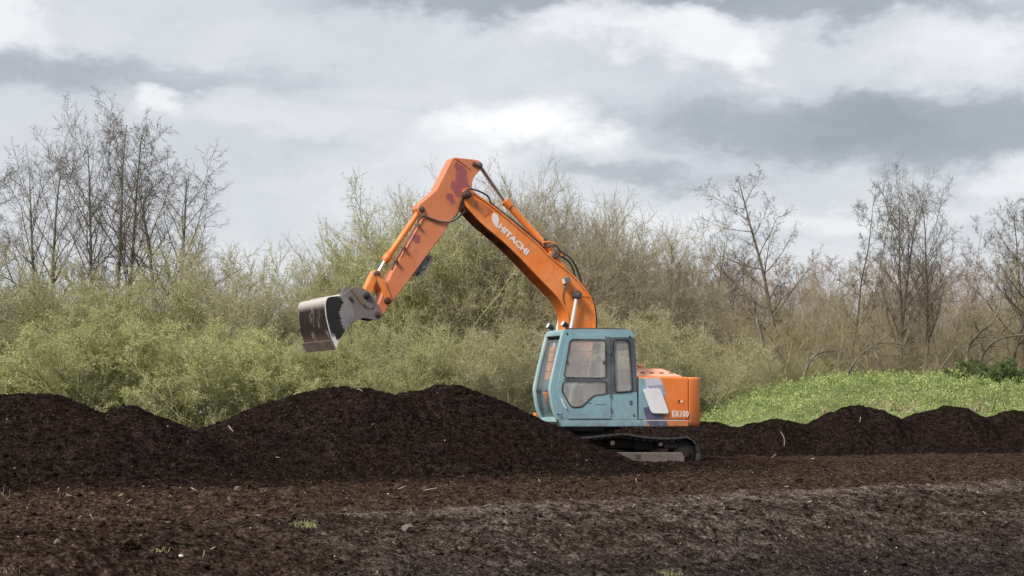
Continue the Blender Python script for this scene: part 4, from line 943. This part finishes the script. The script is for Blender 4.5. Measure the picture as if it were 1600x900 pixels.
def bush(seed, Ht=6., stems=16, spread=34, leaf='willowleaf', bark='willowbark', nleaf=7, lsize=.060, tw=(10, 7, 7), fill=.5, upt=.05):
    t = Tree(seed); a = t.r.rand(stems) * 6.28; A_ = R(spread) * np.sqrt(t.r.rand(stems)); P = np.c_[np.cos(a) * .3, np.sin(a) * .3, np.zeros(stems)] * (.4 + t.r.rand(stems, 1))
    D = np.c_[np.cos(a) * np.sin(A_), np.sin(a) * np.sin(A_), np.cos(A_)]
    L0 = Ht * t.r.uniform(.84, 1.0, stems) * (1.0 - .05 * A_)
    p0, ra0 = t.grow(P, D, L0, t.r.uniform(.04, .085, stems), 10, .075, .012, .2); t.tubes(p0, ra0, 5, 0)
    P1, d1, l1, r1 = t.kids(p0, ra0, tw[0], .12, .97, 40, 14, .42, .35, .6, .45, L0)
    p1, ra1 = t.grow(P1, d1, l1, r1, 6, .11, upt, .3); t.tubes(p1, ra1, 4, 0); tr = t.flush('trunk', [M[bark]])
    P2, d2, l2, r2 = t.kids(p1, ra1, tw[1], .1, 1., 38, 14, .5, .35, .6, .3, l1)
    p2, ra2 = t.grow(P2, d2, l2, np.maximum(r2, .008), 4, .13, upt, .4); t.tubes(p2, ra2, 3, 0)
    P3_, d3, l3, r3 = t.kids(p2, ra2, tw[2], .1, 1., 34, 14, .62, .4, .6, .2, l2)
    p3, ra3 = t.grow(P3_, d3, np.maximum(l3, .25), np.maximum(r3, .006), 2, .16, upt * 1.3, .5); t.tubes(p3, ra3, 3, 0)
    if nleaf: t.leaves(t.along(p3, nleaf, .03, .1), lsize, .34, 1, 1.2)
    return proto(tr, t.flush('crown', [M[bark], M[leaf]]))
PR = {}
PR['alder_a'] = alder(3, 1, 0., 13, .02, 24, .38, 44, .36, r0=.17, twm=5, bend=.02)
PR['alder_b'] = alder(11, 2, 0., 12.5, .03, 26, .34, 42, .40, r0=.21, twm=5, bend=.022)
PR['alder_c'] = alder(23, 1, -.15, 13, .02, 20, .36, 66, .30, bend=.03, r0=.18, cones=2, twm=5)
PR['alder_d'] = alder(31, 2, 0., 13, .01, 24, .40, 46, .33, bend=.022, r0=.18, cones=1)
PR['slim'] = alder(41, 1, 0., 12, .06, 14, .40, 50, .17, r0=.085, bend=.05, cones=1, twm=4)
PR['scrub'] = alder(53, 3, 0., 8, .10, 20, .22, 45, .36, r0=.10, cones=0, bark='brownbark', twig='brownbark', bend=.07)
PR['haze'] = alder(59, 2, 0., 10, .06, 18, .3, 45, .30, r0=.10, cones=0, bark='purplebark', twig='purplebark', twm=4)
PR['will_a'] = bush(101, 6.2, 16, 36, 'willowleaf', nleaf=8)
PR['will_b'] = bush(111, 6.0, 14, 44, 'duskleaf', nleaf=6, bark='willowbark')
PR['will_bright'] = bush(121, 4.4, 16, 46, 'brightleaf', nleaf=9, lsize=.062)
PR['bare'] = bush(131, 9.5, 17, 32, 'paleleaf', 'palebark', nleaf=4, lsize=.055, tw=(12, 8, 7))
PR['bare_b'] = bush(137, 8.0, 15, 34, 'paleleaf', 'brownbark', nleaf=3, lsize=.05, tw=(11, 8, 7))
PR['ivy'] = bush(141, 3.4, 14, 60, 'ivy', 'mossbark', nleaf=16, lsize=.11, tw=(8, 6, 5))
def plant(kind, px, D, top, rot, wide, label, name, cat, group, base=0., mirror=False):
    if kind == 'ivy': base = 1.25
    pr = PR[kind]; x = (px - 800) / FPX * D; zt = CZ + (HY - top) / FPX * D; s = (zt - base) / pr['hx']; sw = s * wide
    e_ = empty(name, (x, D, base), R(rot), label=label, cat=cat, group=group); e_.scale = (sw, sw, s)
    for k in ('trunk', 'crown'): o = link(k, pr[k], e_)
    return e_
GA = 'tall bare alders standing above the scrub'; GW = 'willow bushes along the edge of the peat field'; GS = 'thin brown trees of the far wood'
TR = [
    # tall bare alders, left
    ('alder_d', -8, 76, 236, 40, .9, 'brownish bare alder cut off by the left edge of the picture'),
    ('alder_b', 66, 74, 172, 10, .95, 'bare alder with low spreading limbs, leftmost of the tall group over the willows'),
    ('alder_a', 142, 76, 158, 60, .8, 'slender straight bare alder second in the tall group at the left'),
    ('alder_d', 184, 74, 148, 150, .85, 'tallest bare alder of the group above the left willows'),
    ('alder_b', 268, 72, 182, 200, 1.25, 'wide crowned bare alder with several trunks, right end of the left group'),
    # right
    ('alder_a', 1106, 84, 330, 120, .95, 'thin bare alder standing behind the bushes right of the cab'),
    ('alder_d', 1170, 82, 382, 20, .95, 'short bare alder left of the leaning dark alder'),
    ('alder_c', 1252, 70, 256, 0, 1.0, 'leaning dark alder standing alone against the grey cloud'),
    ('slim', 1322, 72, 298, 0, .9, 'slim bare alder left of the dead pole-like trunk'),
    ('slim', 1345, 74, 288, 80, .35, 'almost branchless straight trunk beside the big alder clump'),
    ('alder_b', 1396, 70, 230, 100, .88, 'tallest and densest bare alder clump at the right'),
    ('alder_a', 1450, 71, 268, 30, .85, 'straight alder pressed against the right of the tallest clump'),
    ('slim', 1484, 74, 285, 220, .8, 'slim bare tree just right of the tallest clump'),
    ('alder_c', 1552, 70, 258, 160, 1.0, 'dark alder with layered crown near the right edge'),
    ('alder_d', 1612, 72, 284, 310, .85, 'alder whose crown is cut off by the right edge of the picture'),
    ('slim', 1505, 78, 330, 140, .8, 'slim alder in the gap between the two tall groups at right'),
    ('scrub', 1275, 78, 395, 140, .9, 'low brown bare tree right of the leaning alder'),
    ('slim', 1585, 66, 330, 33, .9, 'slim trunk in front of the alder at the right edge'),
]
for k, px, D, top, rot, wd_, lab in TR: plant(k, px, D, top, rot, wd_, lab, 'alder_tree', 'tree', GA)
BU = [
    ('will_b', -10, 68, 400, 0, 1.1, 'olive willow at the left edge behind the first heap'),
    ('will_a', 85, 70, 402, 70, 1.1, 'olive willow under the leftmost tall alder'),
    ('will_b', 175, 71, 385, 130, 1.1, 'dense willow hiding the foot of the tallest left alder'),
    ('will_a', 262, 70, 388, 190, 1.1, 'willow hiding the foot of the wide crowned alder'),
    ('will_b', 345, 69, 345, 250, .85, 'high thin-topped willow right of the wide crowned alder'),
    ('will_b', 408, 68, 380, 300, .7, 'high airy willow just left of the gap in the skyline'),
    ('will_a', 490, 74, 445, 20, 1.1, 'willow closing the low gap in the skyline above the bucket'),
    ('will_a', 572, 70, 372, 80, .8, 'tall willow behind the bucket linkage'),
    ('will_a', 598, 71, 330, 310, .7, 'willow behind the bucket cylinder, just left of the taller ones'),
    ('will_a', 650, 69, 292, 20, .75, 'tall willow behind the lower half of the arm'),
    ('will_a', 698, 71, 278, 200, .8, 'tall willow behind the top of the arm'),
    ('will_bright', 35, 60, 545, 10, 1.2, 'low bright willow at the left edge in front of the olive ones'),
    ('will_bright', 140, 59, 475, 90, 1.2, 'bright yellow-green willow in front of the left alders'),
    ('will_a', 235, 60, 500, 170, 1.2, 'round willow above the small pointed heap'),
    ('will_bright', 330, 59, 492, 240, 1.2, 'bright willow right above the notch in the heaps'),
    ('will_bright', 425, 61, 505, 300, 1.2, 'bright willow left of the bucket'),
    ('will_a', 520, 61, 500, 33, 1.2, 'willow straight behind the bucket'),
    ('will_a', 610, 60, 490, 120, 1.2, 'willow behind the tall heaps under the arm'),
    ('will_b', 700, 62, 480, 200, 1.2, 'grey-green willow in the middle under the boom'),
    ('will_b', 790, 61, 500, 10, 1.2, 'grey-green willow just left of the cab'),
    ('bare', 795, 72, 228, 10, 1.0, 'large pale bare tree behind the arm cylinder'),
    ('bare', 872, 73, 258, 120, .95, 'pale twiggy tree behind the boom'),
    ('bare_b', 745, 70, 300, 60, .9, 'twiggy tree seen through the angle of arm and boom'),
    ('bare_b', 955, 73, 306, 200, .95, 'brown twiggy tree above the cab roof'),
    ('bare', 1010, 76, 352, 300, .9, 'lower brown bare tree right of the cab roof'),
    ('bare', 912, 75, 282, 20, .9, 'pale bare tree filling the skyline above the rear edge of the boom'),
    ('bare', 705, 76, 248, 250, 1.0, 'pale bare tree rising behind the top of the arm'),
    ('bare', 840, 76, 238, 170, 1.0, 'pale bare tree behind the arm cylinder rod, right of the highest one'),
    ('will_b', 905, 64, 465, 60, 1.2, 'grey willow directly behind the cab'),
    ('will_b', 985, 63, 455, 150, 1.2, 'grey-green bush behind the engine hood'),
    ('will_b', 1060, 62, 485, 220, 1.1, 'grey-green bush behind the counterweight'),
    ('will_b', 1128, 64, 545, 280, 1.1, 'lower grey bush right of the counterweight'),
    ('bare_b', 1060, 80, 430, 100, 1.1, 'brown scrub tree at the right of the bare trees behind the boom'),
    ('will_bright', 1245, 72, 540, 40, 1.0, 'pale yellow-green bush glowing behind the leaning alder'),
    ('ivy', 1548, 60, 550, 0, 1.25, 'dark green evergreen bush on the bank at the right'),
    ('ivy', 1606, 60.5, 570, 90, 1.2, 'dark evergreen bush cut off by the right edge'),
]
for k, px, D, top, rot, wd_, lab in BU:
    plant(k, px, D, top, rot, wd_, lab, 'willow_bush' if 'will' in k else 'evergreen_bush' if k == 'ivy' else 'bare_tree', 'bush' if 'bare' not in k else 'tree', GW if 'bare' not in k else 'pale bare trees behind the boom')
# understorey between the alders on the right
r2 = np.random.RandomState(5)
for i in range(30):
    px = 1080 + i * 19 + r2.uniform(-8, 8); plant(['scrub', 'bare_b', 'scrub'][i % 3], px, r2.uniform(68, 90), r2.uniform(425, 505), r2.uniform(0, 360), r2.uniform(.75, 1.15), 'brown twiggy undergrowth tree between the trunks at the right', 'scrub_tree', 'tree', 'brown undergrowth below the right alders')
for i in range(44):
    px = 960 + i * 16 + r2.uniform(-8, 8); plant('haze', px, r2.uniform(105, 150), r2.uniform(395, 440), r2.uniform(0, 360), r2.uniform(.9, 1.4), 'purple brown bare tree in the hazy wood behind the right alders', 'distant_tree', 'tree', GS)
for i in range(26):
    px = -80 + i * 42 + r2.uniform(-8, 8); plant('haze', px, r2.uniform(95, 120), r2.uniform(420, 460), r2.uniform(0, 360), r2.uniform(1., 1.4), 'bare tree barely showing through the gaps in the willow screen', 'distant_tree', 'tree', 'trees behind the willow screen')
for i in range(9):
    for sd, x0 in ((1, 1830), (-1, -230)):
        px = x0 + sd * i * 95; plant(['will_b', 'alder_a', 'scrub', 'will_a', 'bare_b'][i % 5], px, 68 + (i * 5) % 14, 300 + (i * 37) % 120, i * 70, 1., 'tree of the same belt beyond the %s side of the view' % ('right' if sd > 0 else 'left'), 'belt_tree', 'tree', 'trees past the %s edge of the view' % ('right' if sd > 0 else 'left'))
# crooked low boughs at the foot of the alders
def bough(pts, D, r, lab):
    P = smooth_line([World(x, D + dd, y) for x, y, dd in pts], 6); n_ = len(P)
    c = P[0]; Q = [tuple(Vector(p) - Vector(c)) for p in P]; o = auto_smooth(MB().tube(Q, [r * .62 * (1 - .75 * i / n_) for i in range(n_)], 7).build('crooked_bough', M['bark'], None), 60); o.location = c
    # side shoots
    t = Tree(int(D * 7 + pts[0][0])); arr = np.array([Q]); ra = np.linspace(r * .6, r * .15, n_)[None]; L_ = np.array([np.linalg.norm(np.diff(arr[0], axis=0), axis=1).sum()])
    p1, d1, l1, r1 = t.kids(arr, ra, 9, .2, 1, 55, 12, .28, .4, .5, .3, L_); a1, b1 = t.grow(p1, d1, l1, r1, 5, .12, .06, .3); t.tubes(a1, b1, 4, 0)
    p2, d2, l2, r2_ = t.kids(a1, b1, 6, .1, 1, 45, 12, .5, .4, .6, .3, l1); a2, b2_ = t.grow(p2, d2, l2, np.maximum(r2_, .008), 3, .15, .05, .4); t.tubes(a2, b2_, 3, 0)
    me, _ = t.flush('shoots', [M['bark']]); tag(link('shoots', me, o), kind='stuff'); tag(o, lab, 'bough', 'crooked boughs in the right-hand thicket')
bough([(1300, 610, 0), (1322, 585, 0), (1340, 560, .5), (1358, 545, .5), (1392, 520, 1)], 63, .11, 'crooked bough rising to the right below the tallest clump')
bough([(1490, 612, 0), (1508, 580, 0), (1512, 545, .5), (1530, 520, 0), (1552, 500, 0), (1570, 455, 1)], 62, .13, 'long crooked bough bending right below the alder near the right edge')
bough([(1526, 600, 0), (1532, 560, .5), (1560, 530, 0), (1612, 522, 0)], 63, .12, 'mossy bough bending flat towards the right edge')
bough([(1205, 600, 0), (1196, 560, .3), (1182, 500, 1), (1160, 455, 1), (1130, 425, 1)], 64, .13, 'leaning mossy trunk slanting left away from the lone alder')
bough([(1390, 600, 0), (1376, 570, 0), (1366, 545, 1), (1384, 535, 2), (1440, 545, 2)], 64, .09, 'looping bough between the big clump and the lone alder')
bough([(1250, 610, 0), (1262, 570, .3), (1280, 552, .5), (1310, 548, 1)], 62, .1, 'short bough springing from the foot of the lone alder')

# ================================================================ green bank, stalks, grass
def bank_top(x):    # height of the nettle bank against x at D about 58
    px = x / 58 * FPX + 800
    return np.interp(px, [1030, 1085, 1110, 1200, 1300, 1350, 1450, 1540, 1600, 1700, 2100], [0, .25, .85, 1.45, 1.85, 2.02, 2.06, 1.95, 1.85, 1.85, 1.7])
def bank_z(X, Y):
    prof = sstep(Y, 51.5, 59.5) * (1 - sstep(Y, 66, 78))
    return bank_top(X) * prof + .34 * (fbm(X * 1.3, Y * 1.3, 3, 4, .6) - .5) * prof - .08
V, q = grid_mesh('b', np.arange(3.5, 30, .22), np.arange(50.5, 80, .3), bank_z, None)
m, n, b = base_mat('bank_soil', .95); n.put(b.inputs['Base Color'], n.mix(n.noise(world_co(n), 3, 6), (.08, .10, .03), (.18, .21, .08)))
tag(link('grassy_bank', fast_mesh('grassy_bank', V, q, mats=[m], smooth=True)), kind='structure')
t = Tree(77); N_ = 80000; X = t.r.uniform(4.2, 22, N_); Y = t.r.uniform(51.5, 62, N_) ; Z = bank_z(X, Y)
cl = fbm(X * 1.6, Y * 1.6, 88, 3); k = (Z > -.02) & (cl > .33); X, Y, Z, cl = X[k], Y[k], Z[k], cl[k]
t.leaves(np.c_[X, Y, Z + t.r.rand(len(X)) * (.08 + 1.0 * np.clip(cl - .38, 0, 1))], .078, .45, 0, .5); me, _ = t.flush('nettles', [M['nettle']])
tag(link('nettles', me), 'fresh green nettles covering the low bank behind the right heaps', 'nettles', kind='stuff')
t = Tree(78); k = t.r.choice(len(X), 350); t.leaves(np.c_[X[k], Y[k] - .2, Z[k] + .1], .12, .08, 0, 1.); me, _ = t.flush('dry_grass', [M['straw']])
tag(link('dry_grass', me), 'dry straw stalks scattered through the nettle bank', 'grass', kind='stuff')
def tuft(px, py, n_, h, mat, lab, seed, name='grass_tuft', D=None, spread=.06):
    t = Tree(seed); p = hit(px, py) if D is None else World(px, D, py); P = np.c_[t.r.normal(0, spread, (n_, 2)), np.full(n_, -.02)]; D_ = np.c_[t.r.normal(0, .45, (n_, 2)), np.ones(n_)]
    a, b_ = t.grow(P, D_, h * t.r.uniform(.5, 1, n_), np.full(n_, .0028 if D is None else .02), 4, .12, -.1, .3); t.tubes(a, b_, 3, 0)
    if D: t.leaves(t.along(a, 7, .02, .5), .08, .3, 0, 1)
    me, _ = t.flush(name, [M[mat]]); o = link(name, me); o.location = p; tag(o, lab, 'grass tuft' if name == 'grass_tuft' else 'stalk', 'green grass tufts on the peat' if name == 'grass_tuft' else 'dry stalks at the foot of the nettle bank')
tuft(472, 821, 70, .085, 'brightleaf', 'small yellow-green grass tuft on the brown soil where the grey crust begins', 1)
tuft(246, 858, 40, .05, 'brightleaf', 'tiny green sprout between dark clods at lower left', 2)
tuft(15, 892, 50, .07, 'straw', 'pale grass tuft in the lower left corner', 3)
tuft(1040, 897, 50, .06, 'brightleaf', 'yellow-green tuft at the very bottom edge right of centre', 4)
tuft(2, 778, 10, .2, 'straw', 'dry bent grass blades at the left edge by the heap foot', 6)
for i, (px, py, h) in enumerate([(1371, 636, .5), (1386, 640, .4), (1420, 644, .45), (1428, 645, .5), (1521, 640, .45), (1533, 644, .35), (1546, 642, .8), (1404, 646, .25), (1290, 650, .3)]):
    tuft(px, py, 5, h, 'straw', 'pale dry stalks, %s' % ['tallest pair left, above the largest heap', 'just right of the largest heap top', 'left of the pair in the dip', 'in the dip between the two large heaps', 'above the second large heap, left', 'above the second large heap, middle', 'tallest, right of the second large heap', 'small one right of the largest heap', 'small one left of the largest heap'][i], 20 + i, 'dry_stalks', D=51.6, spread=.08)

# ================================================================ clods, chips and roots on the soil
def rock_template(seed):
    bm = bmesh.new(); bmesh.ops.create_icosphere(bm, subdivisions=1, radius=1); r = random.Random(seed)
    for v in bm.verts: v.co *= r.uniform(.65, 1.2)
    V = np.array([v.co[:] for v in bm.verts]); T = np.array([[v.index for v in f.verts] for f in bm.faces]); bm.free(); return V, T
def scatter(name, P, size, mat, lab, cat, flat=.7):
    Vs, Ts = [], []; r = np.random.RandomState(len(P)); nv = 0; tm = [rock_template(i) for i in range(5)]
    for i, p in enumerate(P):
        V, T = tm[i % 5]; a = r.rand() * 6.28; c, s = math.cos(a), math.sin(a); v = V * size[i] * np.array([1.2, .9, flat]); v = np.c_[v[:, 0] * c - v[:, 1] * s, v[:, 0] * s + v[:, 1] * c, v[:, 2]] + p
        Vs.append(v); Ts.append(T + nv); nv += len(V)
    o = link(name, fast_mesh(name, np.concatenate(Vs), None, np.concatenate(Ts), mats=[mat])); return tag(o, lab, cat, kind='stuff')
r3 = np.random.RandomState(9)
Y = 14.5 + 21 * r3.rand(7000) ** 1.3; X = (r3.rand(7000) * 1700 - 850) / FPX * Y; Zs = surf_z(X, Y)
sz_ = .008 + .030 * r3.rand(7000) ** 2.2
scatter('peat_clods', np.c_[X, Y, Zs + sz_ * .2], sz_, M['field'], 'loose dark clods strewn over field and bank', 'clods')
nh = 1600; kk = r3.randint(0, 6, nh); X = np.array([HP[k][0] for k in kk]) + r3.normal(0, 1.3, nh); Y = np.array([HP[k][1] for k in kk]) - np.abs(r3.normal(0, 1.2, nh)); Zs = surf_z(X, Y)
sz_ = .007 + .022 * r3.rand(nh) ** 4
scatter('heap_clods', np.c_[X, Y, Zs + sz_ * .2], sz_, M['heap'], 'loose peat crumbs lying on the near heaps', 'clods')
# bleached chips
nc = 650; Y = 14.5 + 21 * r3.rand(nc) ** 1.2; X = (r3.rand(nc) * 1700 - 850) / FPX * Y; Zs = surf_z(X, Y); t = Tree(99)
t.leaves(np.c_[X, Y, Zs + .006], .026, .45, 0, 0); me, _ = t.flush('wood_crumbs', [M['chip']]); tag(link('wood_crumbs', me), 'tiny bleached wood crumbs scattered over the peat', 'crumbs', kind='stuff')
def chip(px, py, dx, dy, wpx, lab, D=None, bendy=0):
    p = hit(px, py); k = p.y / FPX; a = Vector((-dx / 2 * k, 0, -dy / 2 * k)); q_ = -a
    up_ = Vector((0, -.012, .016)); mid = Vector((bendy * k, -.01, bendy * .3 * k))
    P = smooth_line([a, mid, q_], 3); o = MB().tube(P, [wpx * k * .22] + [wpx * k * .34] * (len(P) - 2) + [wpx * k * .18], 5).build('pale_root' if bendy else 'wood_chip', M['chip'], None); o.location = p + up_ + Vector((0, 0, abs(dy) / 2 * k * .8))
    tag(o, lab, 'root' if bendy else 'wood chip', 'bleached wood chips and roots on the peat')
for c_ in [(361, 676, 8, -10, 2.6, 'pale wood chip on the low heap right of the notch', None, 0), (434, 717, 6, 0, 2.2, 'pale chip low between the notch heap and the tall heap', None, 0),
    (1222, 697, 6, -24, 1.6, 'long thin pale root on the small heap right of the counterweight', None, 3), (1344, 660, 1, 8, 1.8, 'short upright chip on the largest right heap', None, 0),
    (562, 613, 8, -4, 1.8, 'curled pale root on top of the tall heap under the bucket', None, 2), (108, 777, 8, -2, 2, 'chip at the foot of the left heap, left of the upright one', None, 0),
    (92, 770, 2, 6, 2, 'small upright chip at the foot of the left heap', None, 0), (189, 778, 7, 4, 2.4, 'bright chip at the foot of the left heap, middle', None, 0),
    (202, 787, 8, 5, 2, 'chip just below the bright one at the left heap foot', None, 0), (303, 769, 9, -5, 2.2, 'chip at the heap foot below the notch', None, 0),
    (144, 814, 7, -9, 1.6, 'slanting chip in the middle of the left brown soil', None, 0), (125, 815, 6, 5, 1.5, 'chip left of the slanting one on the brown soil', None, 0),
    (333, 862, 8, 4, 2, 'chip on the dark slope at lower left', None, 0), (319, 874, 3, 12, 1.6, 'thin upright chip on the dark slope at lower left', None, 0),
    (359, 786, 3, -8, 1.6, 'thin leaning chip right of the heap foot', None, 0), (404, 809, 10, 0, 1.8, 'flat chip on brown soil right of the left heap', None, 0),
    (263, 820, 8, 0, 1.6, 'flat chip in the brown soil above the dark clods', None, 0), (672, 769, 22, 4, 1.5, 'long pale root lying below the tall heaps', None, 3),
    (628, 768, 14, 6, 1.5, 'forked pale root below the tall heaps, left one', None, 2), (843, 756, 3, -6, 2, 'chip at the foot of the long flank', None, 0),
    (994, 757, 2, -8, 1.8, 'upright chip on the brown soil below the tracks', None, 0), (1229, 763, 7, 0, 1.8, 'flat chip on brown soil below the small right heap', None, 0),
    (1209, 716, 8, 6, 1.5, 'chip at the foot of the small right heap', None, 0), (1270, 719, 5, 0, 2.6, 'chip at the heap foot left of the largest heap', None, 0),
    (1538, 807, 5, -5, 2.6, 'white chip on the smooth soil at far right', None, 0), (990, 796, 3, 7, 1.6, 'chip on the pale crest of the bank', None, 0), (1265, 787, 6, 2, 3, 'white stone-like chip on the bank crest at right', None, 0)]: chip(*c_)
# a few bigger stones and lumps
for i, (px, py, r_, lab) in enumerate([(184, 766, .0, ''), (190, 860, .055, 'dark lump in a cluster at the lower left, left one'), (206, 856, .06, 'dark lump in a cluster at the lower left, right one'), (89, 849, .028, 'square brown stone at the lower left'), (372, 764, .045, 'grey dried lump at the foot of the valley between the heaps'), (283, 870, .02, 'small white pebble on the dark slope at the lower left'), (121, 883, .04, 'half buried clod near the lower left corner'), (636, 830, .06, 'cracked grey lump on the crust below the grass tuft')]):
    if not r_: continue
    p = hit(px, py); V, T = rock_template(30 + i); bm = bmesh.new(); vs = [bm.verts.new(v * r_ * np.array([1.2, 1, .8])) for v in V]
    for f in T: bm.faces.new([vs[j] for j in f])
    bmesh.ops.subdivide_edges(bm, edges=bm.edges[:], cuts=2, use_grid_fill=True)
    for v in bm.verts: v.co *= 1 + random.uniform(-.06, .06)
    me = bpy.data.meshes.new('clod'); bm.to_mesh(me); bm.free(); me.materials.append(M['chip'] if 'white' in lab else M['trackframe'] if 'grey' in lab or 'brown' in lab else M['field']); o = link('clod', me); o.location = p + Vector((0, 0, r_ * .2)); tag(o, lab, 'clod', 'larger lumps lying on the bank')
